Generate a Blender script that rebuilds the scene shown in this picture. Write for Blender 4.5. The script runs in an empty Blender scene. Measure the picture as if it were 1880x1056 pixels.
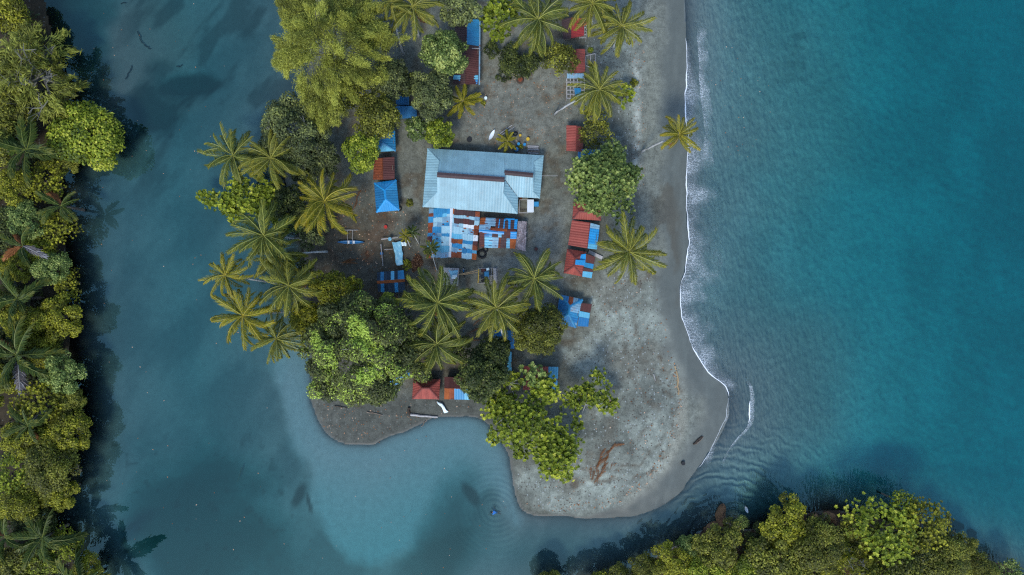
import bpy, bmesh, math, random
import numpy as np
from mathutils import Vector, Matrix, Euler

# ------------------------------------------------------------------ camera, sky, sun, exposure
SC = bpy.context.scene
H = 120.0                       # drone height above the water
S = 178.0 / 1880.0              # metres per photograph pixel at water level
cam_d = bpy.data.cameras.new("camera"); cam = bpy.data.objects.new("camera", cam_d)
SC.collection.objects.link(cam)
cam.location = (0, 0, H); cam.rotation_euler = (0, 0, 0)
cam_d.sensor_width = 36.0; cam_d.lens = 36.0 * H / 178.0
cam_d.clip_start = 1.0; cam_d.clip_end = 3000.0
SC.camera = cam

SUN_EL, SUN_AZ = math.radians(51), math.radians(196)     # light comes from the bottom edge of the photograph
wd = bpy.data.worlds.new("World"); SC.world = wd; wd.use_nodes = True
wn = wd.node_tree.nodes; wl = wd.node_tree.links
sky = wn.new("ShaderNodeTexSky"); sky.sky_type = 'NISHITA'; sky.sun_disc = False
sky.sun_elevation = SUN_EL; sky.sun_rotation = SUN_AZ; sky.air_density = 1.0; sky.dust_density = 0.6; sky.ozone_density = 1.5
wn["Background"].inputs[1].default_value = 0.145
wl.new(sky.outputs[0], wn["Background"].inputs[0])

sun_d = bpy.data.lights.new("sun", 'SUN'); sun_d.energy = 1.45; sun_d.angle = math.radians(16); sun_d.color = (1.0, 0.965, 0.90)
sun = bpy.data.objects.new("sun", sun_d); SC.collection.objects.link(sun)
sdir = Vector((math.sin(SUN_AZ) * math.cos(SUN_EL), math.cos(SUN_AZ) * math.cos(SUN_EL), math.sin(SUN_EL)))
sun.rotation_euler = sdir.to_track_quat('Z', 'Y').to_euler()
sun.location = sdir * 200

vs = SC.view_settings
SC.display_settings.display_device = 'sRGB'
vs.view_transform = 'Standard'; vs.look = 'None'; vs.gamma = 1.0; vs.use_curve_mapping = False
vs.exposure = 0.98
SC.render.engine = 'CYCLES'
SC.cycles.max_bounces = 5; SC.cycles.diffuse_bounces = 2; SC.cycles.glossy_bounces = 2
SC.cycles.transparent_max_bounces = 8; SC.cycles.caustics_reflective = False; SC.cycles.caustics_refractive = False
SC.cycles.use_denoising = False; SC.cycles.filter_width = 1.25
SC.cycles.use_adaptive_sampling = True; SC.cycles.adaptive_threshold = 0.01

# ------------------------------------------------------------------ helpers
COL = SC.collection
def P(px, py, z=0.0):
    """ground position of something seen at photograph pixel (px,py) whose height is z"""
    k = S * (H - z) / H
    return Vector(((px - 940) * k, (528 - py) * k, z))
def lerp(a, b, t): return a + (b - a) * t

class MB:
    def __init__(s): s.v = []; s.f = []; s.m = []; s.a = []
    def add(s, verts, faces, mi=0, val=0.5):
        o = len(s.v); s.v.extend([tuple(p) for p in verts])
        for f in faces:
            s.f.append(tuple(i + o for i in f)); s.m.append(mi); s.a.append(val)
    def box(s, c, sx, sy, sz, rz=0.0, mi=0, val=0.5, tilt=None):
        M = Matrix.Rotation(rz, 3, 'Z')
        if tilt is not None: M = M @ tilt
        vs_ = [Vector(c) + M @ Vector((x * sx / 2, y * sy / 2, z * sz / 2)) for z in (-1, 1) for x, y in ((-1, -1), (1, -1), (1, 1), (-1, 1))]
        s.add(vs_, [(3, 2, 1, 0), (4, 5, 6, 7), (0, 1, 5, 4), (1, 2, 6, 5), (2, 3, 7, 6), (3, 0, 4, 7)], mi, val)
    def bar(s, a, b, w, h=None, mi=0, val=0.5):
        a = Vector(a); b = Vector(b); h = h or w
        d = (b - a).normalized(); side = d.cross(Vector((0, 0, 1)))
        if side.length < 1e-3: side = Vector((1, 0, 0))
        side.normalize(); up = side.cross(d).normalized()
        q = []
        for e in (a, b):
            for x, y in ((-1, -1), (1, -1), (1, 1), (-1, 1)): q.append(e + side * x * w / 2 + up * y * h / 2)
        s.add(q, [(0, 1, 2, 3), (7, 6, 5, 4), (0, 4, 5, 1), (1, 5, 6, 2), (2, 6, 7, 3), (3, 7, 4, 0)], mi, val)
    def tube(s, pts, rad, n=6, mi=0, val=0.5, flat=1.0):
        pts = [Vector(p) for p in pts]; k = len(pts)
        if not hasattr(rad, '__len__'): rad = [rad] * k
        vs_ = []
        for i, p in enumerate(pts):
            d = (pts[min(i + 1, k - 1)] - pts[max(i - 1, 0)])
            d = d.normalized() if d.length > 1e-6 else Vector((0, 0, 1))
            a = d.cross(Vector((0.13, 0.21, 1)).normalized() if abs(d.z) < 0.95 else Vector((1, 0, 0))).normalized(); b = d.cross(a).normalized()
            for j in range(n):
                t = 2 * math.pi * j / n
                vs_.append(p + a * math.cos(t) * rad[i] + b * math.sin(t) * rad[i] * flat)
        fs = [(i * n + j, i * n + (j + 1) % n, (i + 1) * n + (j + 1) % n, (i + 1) * n + j) for i in range(k - 1) for j in range(n)]
        fs += [tuple(range(n - 1, -1, -1)), tuple((k - 1) * n + j for j in range(n))]
        s.add(vs_, fs, mi, val)
    def build(s, name, mats, parent=None, off=None, smooth=False):
        me = bpy.data.meshes.new(name)
        v = s.v if off is None else [(a[0] - off[0], a[1] - off[1], a[2] - off[2]) for a in s.v]
        me.from_pydata(v, [], s.f)
        if not isinstance(mats, (list, tuple)): mats = [mats]
        for m in mats: me.materials.append(m)
        if len(mats) > 1: me.polygons.foreach_set("material_index", s.m)
        at = me.attributes.new("v", 'FLOAT', 'FACE'); at.data.foreach_set("value", s.a)
        if smooth: me.polygons.foreach_set("use_smooth", [True] * len(s.f))
        me.update()
        return link(name, me, parent)

def link(name, me, parent=None, loc=None):
    o = bpy.data.objects.new(name, me); COL.objects.link(o)
    if parent is not None: o.parent = parent
    if loc is not None: o.location = loc
    return o
def tag(o, label=None, cat=None, group=None, kind=None):
    if label: o["label"] = label
    if cat: o["category"] = cat
    if group: o["group"] = group
    if kind: o["kind"] = kind
    return o
def thing(name, label, cat, loc, group=None):
    o = bpy.data.objects.new(name, None); COL.objects.link(o); o.location = loc; o.empty_display_size = 0.5
    return tag(o, label, cat, group)
def np_mesh(name, V, F, mats, fattr=None, smooth=False, mi=None):
    """V (n,3), F (m,k) arrays"""
    me = bpy.data.meshes.new(name); n = len(V); m, k = F.shape
    me.vertices.add(n); me.vertices.foreach_set("co", np.ascontiguousarray(V, np.float32).ravel())
    me.loops.add(m * k); me.loops.foreach_set("vertex_index", np.ascontiguousarray(F, np.int32).ravel())
    me.polygons.add(m); me.polygons.foreach_set("loop_start", np.arange(0, m * k, k, dtype=np.int32))
    if mi is not None: me.polygons.foreach_set("material_index", np.ascontiguousarray(mi, np.int32))
    if smooth: me.polygons.foreach_set("use_smooth", np.ones(m, bool))
    for q in (mats if isinstance(mats, (list, tuple)) else [mats]): me.materials.append(q)
    if fattr is not None:
        at = me.attributes.new("v", 'FLOAT', 'FACE'); at.data.foreach_set("value", np.ascontiguousarray(fattr, np.float32))
    me.update(calc_edges=True); me.validate()
    return me

# ------------------------------------------------------------------ materials
def new_mat(name):
    m = bpy.data.materials.new(name); m.use_nodes = True
    nt = m.node_tree; return m, nt, nt.nodes, nt.links, nt.nodes["Principled BSDF"]
def c4(c): return (c[0], c[1], c[2], 1.0)
def mat_plain(name, col, rough=0.75, var=0.25, scale=1.5, col2=None, amount=0.35, spec=0.3, orand=0.2, bump=0.0, metallic=0.0, detail=6):
    m, nt, N, L, B = new_mat(name)
    tc = N.new("ShaderNodeTexCoord"); nz = N.new("ShaderNodeTexNoise"); nz.inputs["Scale"].default_value = scale; nz.inputs["Detail"].default_value = detail
    nz.inputs["Roughness"].default_value = 0.65
    L.new(tc.outputs["Object"], nz.inputs["Vector"])
    r = N.new("ShaderNodeValToRGB"); r.color_ramp.elements[0].position = 0.28; r.color_ramp.elements[1].position = 0.72
    r.color_ramp.elements[0].color = c4([x * (1 - var) for x in col]); r.color_ramp.elements[1].color = c4([min(1, x * (1 + var)) for x in col])
    L.new(nz.outputs["Fac"], r.inputs[0]); out = r.outputs[0]
    if col2 is not None:
        n2 = N.new("ShaderNodeTexNoise"); n2.inputs["Scale"].default_value = scale * 0.7; n2.inputs["Detail"].default_value = 8; n2.inputs["Roughness"].default_value = 0.7
        mp = N.new("ShaderNodeMapping"); mp.inputs["Location"].default_value = (7.3, 2.1, 5.5)
        oi = N.new("ShaderNodeObjectInfo"); va = N.new("ShaderNodeVectorMath"); va.operation = 'ADD'
        sc = N.new("ShaderNodeMath"); sc.operation = 'MULTIPLY'; sc.inputs[1].default_value = 40; L.new(oi.outputs["Random"], sc.inputs[0])
        L.new(tc.outputs["Object"], mp.inputs[0]); L.new(mp.outputs[0], va.inputs[0]); L.new(sc.outputs[0], va.inputs[1]); L.new(va.outputs[0], n2.inputs["Vector"])
        rr = N.new("ShaderNodeValToRGB"); e = 0.5 + (0.5 - amount) * 0.5
        rr.color_ramp.elements[0].position = e - 0.03; rr.color_ramp.elements[1].position = e + 0.07
        L.new(n2.outputs["Fac"], rr.inputs[0])
        mx = N.new("ShaderNodeMix"); mx.data_type = 'RGBA'; L.new(rr.outputs[0], mx.inputs[0]); L.new(out, mx.inputs[6]); mx.inputs[7].default_value = c4(col2); out = mx.outputs[2]
    if orand:
        oi = N.new("ShaderNodeObjectInfo"); mr = N.new("ShaderNodeMapRange"); mr.inputs[3].default_value = 1 - orand; mr.inputs[4].default_value = 1 + orand
        L.new(oi.outputs["Random"], mr.inputs[0]); hs = N.new("ShaderNodeHueSaturation"); L.new(mr.outputs[0], hs.inputs["Value"]); L.new(out, hs.inputs["Color"]); out = hs.outputs[0]
    L.new(out, B.inputs["Base Color"]); B.inputs["Roughness"].default_value = rough; B.inputs["Specular IOR Level"].default_value = spec; B.inputs["Metallic"].default_value = metallic
    if bump:
        bp = N.new("ShaderNodeBump"); bp.inputs["Strength"].default_value = bump; bp.inputs["Distance"].default_value = 0.1; L.new(nz.outputs["Fac"], bp.inputs["Height"]); L.new(bp.outputs[0], B.inputs["Normal"])
    return m
def mat_leaf(name, stops, trans=0.22, rough=0.55, orand=0.12):
    """leaf colour from a per-leaf value"""
    m, nt, N, L, B = new_mat(name)
    at = N.new("ShaderNodeAttribute"); at.attribute_name = "v"
    r = N.new("ShaderNodeValToRGB"); cr = r.color_ramp
    while len(cr.elements) < len(stops): cr.elements.new(0.5)
    for e, (p, c) in zip(cr.elements, stops): e.position = p; e.color = c4(c)
    L.new(at.outputs["Fac"], r.inputs[0])
    oi = N.new("ShaderNodeObjectInfo"); mr = N.new("ShaderNodeMapRange"); mr.inputs[3].default_value = 1.16 - orand; mr.inputs[4].default_value = 1.16 + orand
    L.new(oi.outputs["Random"], mr.inputs[0]); hs = N.new("ShaderNodeHueSaturation"); L.new(mr.outputs[0], hs.inputs["Value"]); L.new(r.outputs[0], hs.inputs["Color"])
    L.new(hs.outputs[0], B.inputs["Base Color"]); B.inputs["Roughness"].default_value = rough; B.inputs["Specular IOR Level"].default_value = 0.25
    tr = N.new("ShaderNodeBsdfTranslucent"); L.new(hs.outputs[0], tr.inputs["Color"])
    mx = N.new("ShaderNodeMixShader"); mx.inputs[0].default_value = trans
    L.new(B.outputs[0], mx.inputs[1]); L.new(tr.outputs[0], mx.inputs[2]); L.new(mx.outputs[0], N["Material Output"].inputs[0])
    return m

RUST = (0.20, 0.055, 0.022)
M = {}
M['roof_pale'] = mat_plain('pale_roof_metal', (0.215, 0.375, 0.425), 0.45, 0.16, 0.6, (0.26, 0.33, 0.35), 0.22, 0.5, 0.09)
M['roof_ridge'] = mat_plain('brown_ridge_metal', (0.055, 0.035, 0.036), 0.6, 0.2, 2)
M['blue'] = mat_plain('blue_sheet', (0.018, 0.19, 0.37), 0.45, 0.18, 1.2, (0.07, 0.27, 0.42), 0.25, 0.5, 0.18)
M['brightblue'] = mat_plain('bright_blue_sheet', (0.014, 0.26, 0.58), 0.45, 0.16, 1.2, (0.09, 0.30, 0.46), 0.22, 0.5, 0.12)
M['deepblue'] = mat_plain('deep_blue_sheet', (0.012, 0.13, 0.30), 0.5, 0.2, 1.2, spec=0.4, orand=0.15)
M['navy'] = mat_plain('navy_sheet', (0.018, 0.035, 0.055), 0.5, 0.2, 1.2, orand=0.25)
M['lightblue'] = mat_plain('light_blue_sheet', (0.10, 0.37, 0.52), 0.45, 0.15, 1.0, (0.30, 0.46, 0.52), 0.25, 0.5, 0.12)
M['pale'] = mat_plain('pale_sheet', (0.27, 0.46, 0.53), 0.5, 0.12, 1.0, (0.22, 0.16, 0.13), 0.03, 0.5, 0.12)
M['white'] = mat_plain('white_paint', (0.62, 0.68, 0.70), 0.5, 0.1, 1.5, spec=0.4, orand=0.08)
M['mottle'] = mat_plain('mottled_sheet', (0.16, 0.30, 0.40), 0.55, 0.2, 1.5, (0.22, 0.12, 0.10), 0.30, 0.4, 0.15)
M['rust'] = mat_plain('rusty_sheet', (0.20, 0.055, 0.024), 0.8, 0.3, 1.4, (0.10, 0.035, 0.022), 0.4, 0.2, 0.22)
M['rustbright'] = mat_plain('orange_rust_sheet', (0.27, 0.075, 0.022), 0.8, 0.3, 1.6, (0.12, 0.035, 0.02), 0.25, 0.2, 0.2)
M['maroon'] = mat_plain('maroon_sheet', (0.085, 0.030, 0.026), 0.7, 0.18, 1.2, orand=0.18)
M['brown'] = mat_plain('brown_sheet', (0.060, 0.034, 0.034), 0.7, 0.18, 1.2, orand=0.12)
M['red'] = mat_plain('red_painted_sheet', (0.27, 0.058, 0.042), 0.6, 0.15, 0.9, (0.16, 0.04, 0.034), 0.25, 0.35, 0.13)
M['reddark'] = mat_plain('dark_red_sheet', (0.15, 0.035, 0.028), 0.65, 0.15, 0.9, (0.10, 0.03, 0.026), 0.3, 0.35, 0.08)
M['redbright'] = mat_plain('scarlet_sheet', (0.30, 0.030, 0.030), 0.6, 0.12, 0.9, orand=0.08)
M['wood'] = mat_plain('weathered_wood', (0.16, 0.125, 0.095), 0.85, 0.3, 3, orand=0.25)
M['woodpale'] = mat_plain('pale_grey_wood', (0.34, 0.33, 0.32), 0.85, 0.25, 3, orand=0.15)
M['wooddark'] = mat_plain('dark_wet_wood', (0.05, 0.036, 0.026), 0.85, 0.3, 3, orand=0.25)
M['bamboo'] = mat_plain('bamboo', (0.36, 0.25, 0.13), 0.6, 0.2, 2, orand=0.15)
M['plywood'] = mat_plain('plywood_wall', (0.15, 0.12, 0.09), 0.85, 0.25, 1.0, orand=0.2)
M['wallblue'] = mat_plain('blue_wall', (0.05, 0.13, 0.20), 0.8, 0.2, 1.0, orand=0.15)
M['concrete'] = mat_plain('concrete', (0.22, 0.23, 0.23), 0.9, 0.2, 1.2, orand=0.05)
M['glass'] = mat_plain('dark_window', (0.02, 0.03, 0.035), 0.15, 0.1, 1.0, spec=0.6, orand=0)
M['black'] = mat_plain('black_rubber', (0.014, 0.016, 0.018), 0.6, 0.2, 2, orand=0.1)
M['steel'] = mat_plain('grey_steel', (0.22, 0.25, 0.27), 0.4, 0.2, 2, metallic=0.5)
M['tarpblue'] = mat_plain('blue_tarp', (0.02, 0.20, 0.42), 0.4, 0.2, 1.0, spec=0.5, orand=0.1)
M['tarppale'] = mat_plain('pale_blue_tarp', (0.22, 0.50, 0.62), 0.45, 0.2, 1.4, (0.06, 0.22, 0.34), 0.28, 0.5, 0.1)
M['tarpwhite'] = mat_plain('white_tarp', (0.62, 0.74, 0.74), 0.5, 0.12, 1.4, spec=0.4)
M['thatch'] = mat_plain('grey_thatch', (0.27, 0.24, 0.25), 0.95, 0.45, 5, (0.15, 0.10, 0.10), 0.4, 0.1, 0.35)
M['bark'] = mat_plain('grey_bark', (0.40, 0.41, 0.40), 0.9, 0.3, 2.0, orand=0.12, bump=0.4)
M['barkdark'] = mat_plain('brown_bark', (0.10, 0.085, 0.07), 0.95, 0.35, 2.0, orand=0.15, bump=0.4)
M['branch'] = mat_plain('bare_branch', (0.27, 0.27, 0.25), 0.9, 0.25, 2.0, orand=0.1)
M['rock'] = mat_plain('brown_rock', (0.16, 0.085, 0.042), 0.85, 0.4, 0.9, (0.07, 0.04, 0.025), 0.4, 0.3, 0.15, bump=0.8)
M['rockdark'] = mat_plain('dark_rock', (0.05, 0.042, 0.034), 0.8, 0.4, 0.9, orand=0.15, bump=0.8)
M['deadleaf'] = mat_leaf('dead_frond', [(0, (0.09, 0.035, 0.012)), (0.5, (0.19, 0.075, 0.025)), (1, (0.30, 0.15, 0.06))], 0.1, 0.9)
M['orangeleaf'] = mat_leaf('fallen_leaf', [(0, (0.10, 0.05, 0.025)), (0.5, (0.30, 0.13, 0.05)), (1, (0.55, 0.40, 0.28))], 0.1, 0.9)
M['skin'] = mat_plain('skin', (0.22, 0.11, 0.065), 0.5, 0.1, 4, orand=0)
M['hair'] = mat_plain('black_hair', (0.008, 0.007, 0.006), 0.5, 0.1, 4, orand=0)
M['shirt'] = mat_plain('blue_shirt', (0.02, 0.14, 0.42), 0.7, 0.2, 4, orand=0)
M['yellow'] = mat_plain('yellow_plastic', (0.45, 0.30, 0.03), 0.5, 0.1, 2)
M['redplastic'] = mat_plain('red_plastic', (0.40, 0.03, 0.02), 0.5, 0.1, 2)

# ------------------------------------------------------------------ ground, seabed, water
_tab = np.random.RandomState(5).rand(256, 256)
def vnoise(x, y, sc, seed=0):
    x = np.asarray(x) / sc + seed * 17.3; y = np.asarray(y) / sc + seed * 5.7
    xi = np.floor(x).astype(int); yi = np.floor(y).astype(int); fx = x - xi; fy = y - yi
    fx = fx * fx * (3 - 2 * fx); fy = fy * fy * (3 - 2 * fy)
    a = _tab[xi & 255, yi & 255]; b = _tab[(xi + 1) & 255, yi & 255]; c = _tab[xi & 255, (yi + 1) & 255]; d = _tab[(xi + 1) & 255, (yi + 1) & 255]
    return (a * (1 - fx) + b * fx) * (1 - fy) + (c * (1 - fx) + d * fx) * fy
def fbm(x, y, sc, seed=0, o=4):
    r = 0; w = 0.5; tot = 0
    for i in range(o):
        r = r + w * vnoise(x, y, sc / 2 ** i, seed + i); tot += w; w *= 0.5
    return r / tot
def sstep(a, b, x):
    t = np.clip((x - a) / (b - a), 0, 1); return t * t * (3 - 2 * t)
def spline(pts, k=4, closed=True):
    pts = [np.array(p, float) for p in pts]; n = len(pts); out = []
    rng_ = range(n) if closed else range(n - 1)
    for i in rng_:
        if closed: p0, p1, p2, p3 = pts[i - 1], pts[i], pts[(i + 1) % n], pts[(i + 2) % n]
        else: p0, p1, p2, p3 = pts[max(i - 1, 0)], pts[i], pts[i + 1], pts[min(i + 2, n - 1)]
        for j in range(k):
            t = j / k
            out.append(0.5 * ((2 * p1) + (-p0 + p2) * t + (2 * p0 - 5 * p1 + 4 * p2 - p3) * t * t + (-p0 + 3 * p1 - 3 * p2 + p3) * t ** 3))
    if not closed: out.append(pts[-1])
    return np.array(out)
def sdist(poly, X, Y):
    """signed distance in the polygon's units, positive inside"""
    n = len(poly); d2 = np.full(X.shape, 1e18); ins = np.zeros(X.shape, bool)
    for i in range(n):
        ax, ay = poly[i]; bx, by = poly[(i + 1) % n]; ex, ey = bx - ax, by - ay; L2 = ex * ex + ey * ey + 1e-12
        t = np.clip(((X - ax) * ex + (Y - ay) * ey) / L2, 0, 1)
        d2 = np.minimum(d2, (X - ax - t * ex) ** 2 + (Y - ay - t * ey) ** 2)
        if ay != by:
            c = ((ay > Y) != (by > Y)) & (X < ex * (Y - ay) / (by - ay) + ax); ins ^= c
    return np.where(ins, 1, -1) * np.sqrt(d2)

FOAM_PX = [(1253, -60), (1256, 0), (1259, 40), (1259.5, 70), (1261.4, 98), (1260, 151), (1257.6, 178), (1258, 212), (1261, 231), (1264, 273), (1259.5, 318), (1261, 356), (1261.5, 400), (1264, 447), (1258, 495), (1249, 525), (1251, 570), (1260, 604), (1275, 644), (1301, 684), (1328, 705)]
ISLAND = FOAM_PX + [(1337, 730), (1338, 762), (1318, 806), (1284, 856), (1242, 908), (1190, 938), (1130, 949), (1060, 952), (1000, 950), (962, 938), (946, 912), (938, 870), (928, 830), (905, 792), (876, 768), (838, 764), (800, 768), (765, 785), (720, 803), (675, 817), (630, 814), (596, 788), (574, 752), (570, 715), (574, 680), (566, 630), (556, 580), (553, 520), (556, 470), (546, 410), (530, 350), (520, 290), (528, 230), (552, 170), (566, 100), (560, 40), (556, -60), (550, -400), (560, -2600), (1240, -2600), (1250, -400)]
LEFTB = [(40, -2600), (60, -400), (78, -60), (92, 40), (120, 140), (136, 230), (118, 310), (112, 390), (120, 470), (122, 560), (128, 640), (134, 720), (128, 800), (112, 865), (84, 915), (72, 950), (100, 985), (130, 1030), (140, 1100), (120, 1400), (100, 3200), (-6000, 3200), (-6000, -2600)]
RIGHTB = [(860, 1160), (960, 1095), (1050, 1074), (1110, 1062), (1165, 1048), (1215, 1018), (1262, 988), (1296, 966), (1330, 958), (1362, 972), (1400, 966), (1446, 948), (1492, 938), (1548, 940), (1600, 950), (1652, 968), (1700, 985), (1748, 1010), (1810, 1030), (1870, 1052), (1990, 1150), (2500, 1700), (4000, 3200), (700, 3200), (760, 1500)]
polys = [spline(ISLAND, 4), spline(LEFTB, 3), spline(RIGHTB, 3)]

def axis(a, b, step, far, grow=1.22):
    core = list(np.arange(a, b + 1e-6, step)); out = []; x = b; s = step
    while x < far: s *= grow; x += s; out.append(x)
    lo = []; x = a; s = step
    while x > -far: s *= grow; x -= s; lo.append(x)
    return np.array(lo[::-1] + core + out)
GX = axis(-93, 93, 0.4, 640); GY = axis(-54, 54, 0.4, 640)
X, Y = np.meshgrid(GX, GY)
PX = X / S + 940; PY = 528 - Y / S
wob = (fbm(X, Y, 6, 3) - 0.5) * 14 * np.clip(1, 0, 1)          # pixels of shoreline wobble
wob2 = (fbm(X, Y, 6, 9) - 0.5) * 14
calm = sstep(1225, 1250, PX) * sstep(760, 700, PY)              # the surf line is drawn by its own polygon
wx = PX + wob * (1 - calm); wy = PY + wob2 * (1 - calm)
sdI = sdist(polys[0], wx, wy) * S; sdL = sdist(polys[1], wx, wy) * S; sdR = sdist(polys[2], wx, wy) * S
sd = np.maximum(np.maximum(sdI, sdL), sdR); dw = np.maximum(-sd, 0); dI = np.maximum(-sdI, 0); dL = np.maximum(-sdL, 0); dR = np.maximum(-sdR, 0)
def blob(cx, cy, rx, ry, rot=0, soft=0.5, warp=30, seed=0):
    u = PX - cx + (fbm(PX, PY, 70, seed, 6) - 0.5) * 3.2 * warp; v = PY - cy + (fbm(PX, PY, 70, seed + 7, 6) - 0.5) * 3.2 * warp
    c, s_ = math.cos(rot), math.sin(rot); a = (u * c + v * s_) / rx; b = (-u * s_ + v * c) / ry
    return 1 - sstep(1 - soft, 1 + soft, np.sqrt(a * a + b * b))
def region(pts, soft, warp=10, seed=0, sc=40, k=3):
    q = sdist(spline(pts, k), PX + (fbm(PX, PY, sc, seed) - 0.5) * 2 * warp, PY + (fbm(PX, PY, sc, seed + 5) - 0.5) * 2 * warp)
    return sstep(-soft, soft, q)

sea = sstep(1190, 1330, PX + 0.15 * (528 - PY)) * sstep(1100, 900, PY - 0.55 * (PX - 1300))
sea = np.maximum(sea, sstep(1300, 1420, PX))
# depths
dep_l = 0.95 * (1 - np.exp(-dw / 6.0)) + 0.5 * sstep(8, 30, dw)
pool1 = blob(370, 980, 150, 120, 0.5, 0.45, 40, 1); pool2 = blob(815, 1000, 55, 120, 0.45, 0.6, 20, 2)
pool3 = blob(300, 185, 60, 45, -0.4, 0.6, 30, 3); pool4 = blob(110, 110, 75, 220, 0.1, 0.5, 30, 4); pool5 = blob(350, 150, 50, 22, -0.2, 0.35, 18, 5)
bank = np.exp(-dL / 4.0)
shelf = region([(500, 640), (515, 720), (530, 790), (560, 860), (578, 930), (610, 1000), (680, 1040), (780, 1010), (850, 960), (900, 900), (960, 960), (900, 760), (800, 740), (620, 720), (560, 600)], 16, 14, 11)
pale_up = blob(265, 70, 95, 110, 0.1, 0.5, 40, 6)
dep_l = dep_l + 0.9 * pool1 + 0.7 * pool2 + 0.35 * pool3 + 0.8 * pool4 + 0.25 * pool5 - 0.40 * shelf * sstep(0, 6, dw) - 0.35 * pale_up
dep_l = np.maximum(dep_l, 0.05 * dw)
dep_s = 0.085 * np.minimum(dI, 9) + 0.095 * np.maximum(dI - 9, 0) + 0.22 * (fbm(X, Y, 20, 21) - 0.5)
dep_s = np.minimum(dep_s, 7.5 + 0.02 * dw)
bar = region([(1300, 690), (1330, 560), (1380, 500), (1450, 520), (1520, 560), (1560, 640), (1540, 760), (1500, 850), (1460, 900), (1400, 880), (1340, 800)], 70, 40, 13, 90)
dep_s = dep_s * (1 - 0.30 * bar); teal = blob(1470, 190, 130, 190, 0, 0.6, 50, 15); dep_s = dep_s * (1 - 0.18 * teal)
dep_s = np.minimum(dep_s, 0.30 * dR); dep_s = np.maximum(dep_s, 0.03 * np.minimum(dw, 6))
dep = dep_l * (1 - sea) + dep_s * sea
dep = np.minimum(dep, 12)
# land
hl = np.minimum(0.055 * sd, 0.32) + 0.55 * sstep(6.0, 13, sd)
hl = np.where(sdL > 0, 0.25 * np.minimum(sd, 3) + 0.05 * np.minimum(np.maximum(sd - 3, 0), 40), hl)
hl = np.where(sdR > 0, 0.35 * np.minimum(sd, 3) + 0.10 * np.minimum(np.maximum(sd - 3, 0), 40), hl)
Z = np.where(sd > 0, hl, -dep)
Z = Z + np.where(sd > 1.0, (fbm(X, Y, 3.0, 31) - 0.5) * 0.16, 0) + np.where((sd < -2), (fbm(X, Y, 5.0, 33) - 0.5) * 0.10, 0)

def ground_z(x, y):
    i = int(np.clip(np.searchsorted(GX, x) - 1, 0, len(GX) - 2)); j = int(np.clip(np.searchsorted(GY, y) - 1, 0, len(GY) - 2))
    fx = (x - GX[i]) / (GX[i + 1] - GX[i]); fy = (y - GY[j]) / (GY[j + 1] - GY[j])
    return float((Z[j, i] * (1 - fx) + Z[j, i + 1] * fx) * (1 - fy) + (Z[j + 1, i] * (1 - fx) + Z[j + 1, i + 1] * fx) * fy)
def G(px, py, z=0.0):
    """ground point seen at pixel"""
    p = P(px, py, 0.5); p.z = ground_z(p.x, p.y) + z; return p

# ground colours (what the ground is made of: dry gravel, wet sand, yard dirt, silt, mud)
def col(c): return np.array(c, float)[None, None, :]
def mixc(a, b, m): return a * (1 - m[..., None]) + b * m[..., None]
dirt = mixc(col((0.096, 0.102, 0.088)), col((0.140, 0.152, 0.136)), fbm(PX, PY, 50, 41)); C = dirt + 0 * X[..., None]
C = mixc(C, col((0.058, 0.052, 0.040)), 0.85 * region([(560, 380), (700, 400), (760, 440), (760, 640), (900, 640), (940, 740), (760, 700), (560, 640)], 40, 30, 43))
C = mixc(C, col((0.075, 0.050, 0.034)), 0.75 * sstep(0.56, 0.70, fbm(PX, PY, 30, 45)) * region([(560, 330), (780, 400), (800, 560), (600, 560)], 40, 20, 46))
C = mixc(C, col((0.150, 0.158, 0.145)), 0.9 * region([(900, 60), (1040, 60), (1045, 200), (1030, 260), (900, 265), (840, 240), (850, 160), (890, 150)], 25, 15, 47) * (0.5 + 0.5 * fbm(PX, PY, 12, 48)))
C = mixc(C, col((0.150, 0.165, 0.160)), 0.8 * region([(960, 400), (1040, 400), (1035, 520), (1020, 560), (900, 500), (870, 490)], 22, 12, 49))
beach_all = sstep(15.5, 10.5, sdI) * sstep(1000, 1080, PX)
spit = region([(1085, 520), (1150, 480), (1200, 490), (1228, 560), (1250, 660), (1257, 740), (1240, 820), (1205, 880), (1150, 925), (1080, 938), (985, 936), (952, 900), (946, 860), (1000, 850), (1040, 800), (1100, 720), (1060, 690), (1030, 640), (1080, 610)], 9, 8, 51, 25)
upper = region([(1085, 60), (1140, 60), (1160, 100), (1172, 180), (1176, 270), (1172, 340), (1168, 430), (1120, 420), (1120, 280), (1080, 200), (1070, 120)], 8, 8, 53, 25)
sandc = mixc(col((0.128, 0.146, 0.140)), col((0.180, 0.196, 0.178)), fbm(PX * 1.0, PY * 0.25, 16, 55))
C = mixc(C, sandc, np.maximum(beach_all, sstep(1165, 1182, PX) * (sdI > 0)))
gravel = mixc(col((0.132, 0.148, 0.138)), col((0.232, 0.266, 0.250)), 0.6 * sstep(0.38, 0.66, fbm(PX, PY, 34, 57, 5)) + 0.4 * sstep(0.35, 0.7, fbm(PX, PY, 7, 58, 3)))
gravel = gravel * (0.70 + 0.55 * sstep(.3, .7, fbm(PX, PY, 75, 96, 3)))[..., None]
gravel = mixc(gravel, col((0.125, 0.122, 0.105)), .6 * sstep(.52, .68, fbm(PX, PY, 55, 97, 5)))
C = mixc(C, gravel, 0.92 * spit); C = mixc(C, gravel * 0.85, 0.8 * upper)
scarp = np.exp(-((PX - 1168 - 6 * (fbm(PX, PY, 25, 59) - .5)) / 7.0) ** 2) * sstep(90, 140, PY) * sstep(345, 320, PY)
C = mixc(C, col((0.42, 0.46, 0.45)), 0.8 * scarp * sstep(0.3, 0.55, fbm(PX, PY, 9, 60)))
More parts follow.
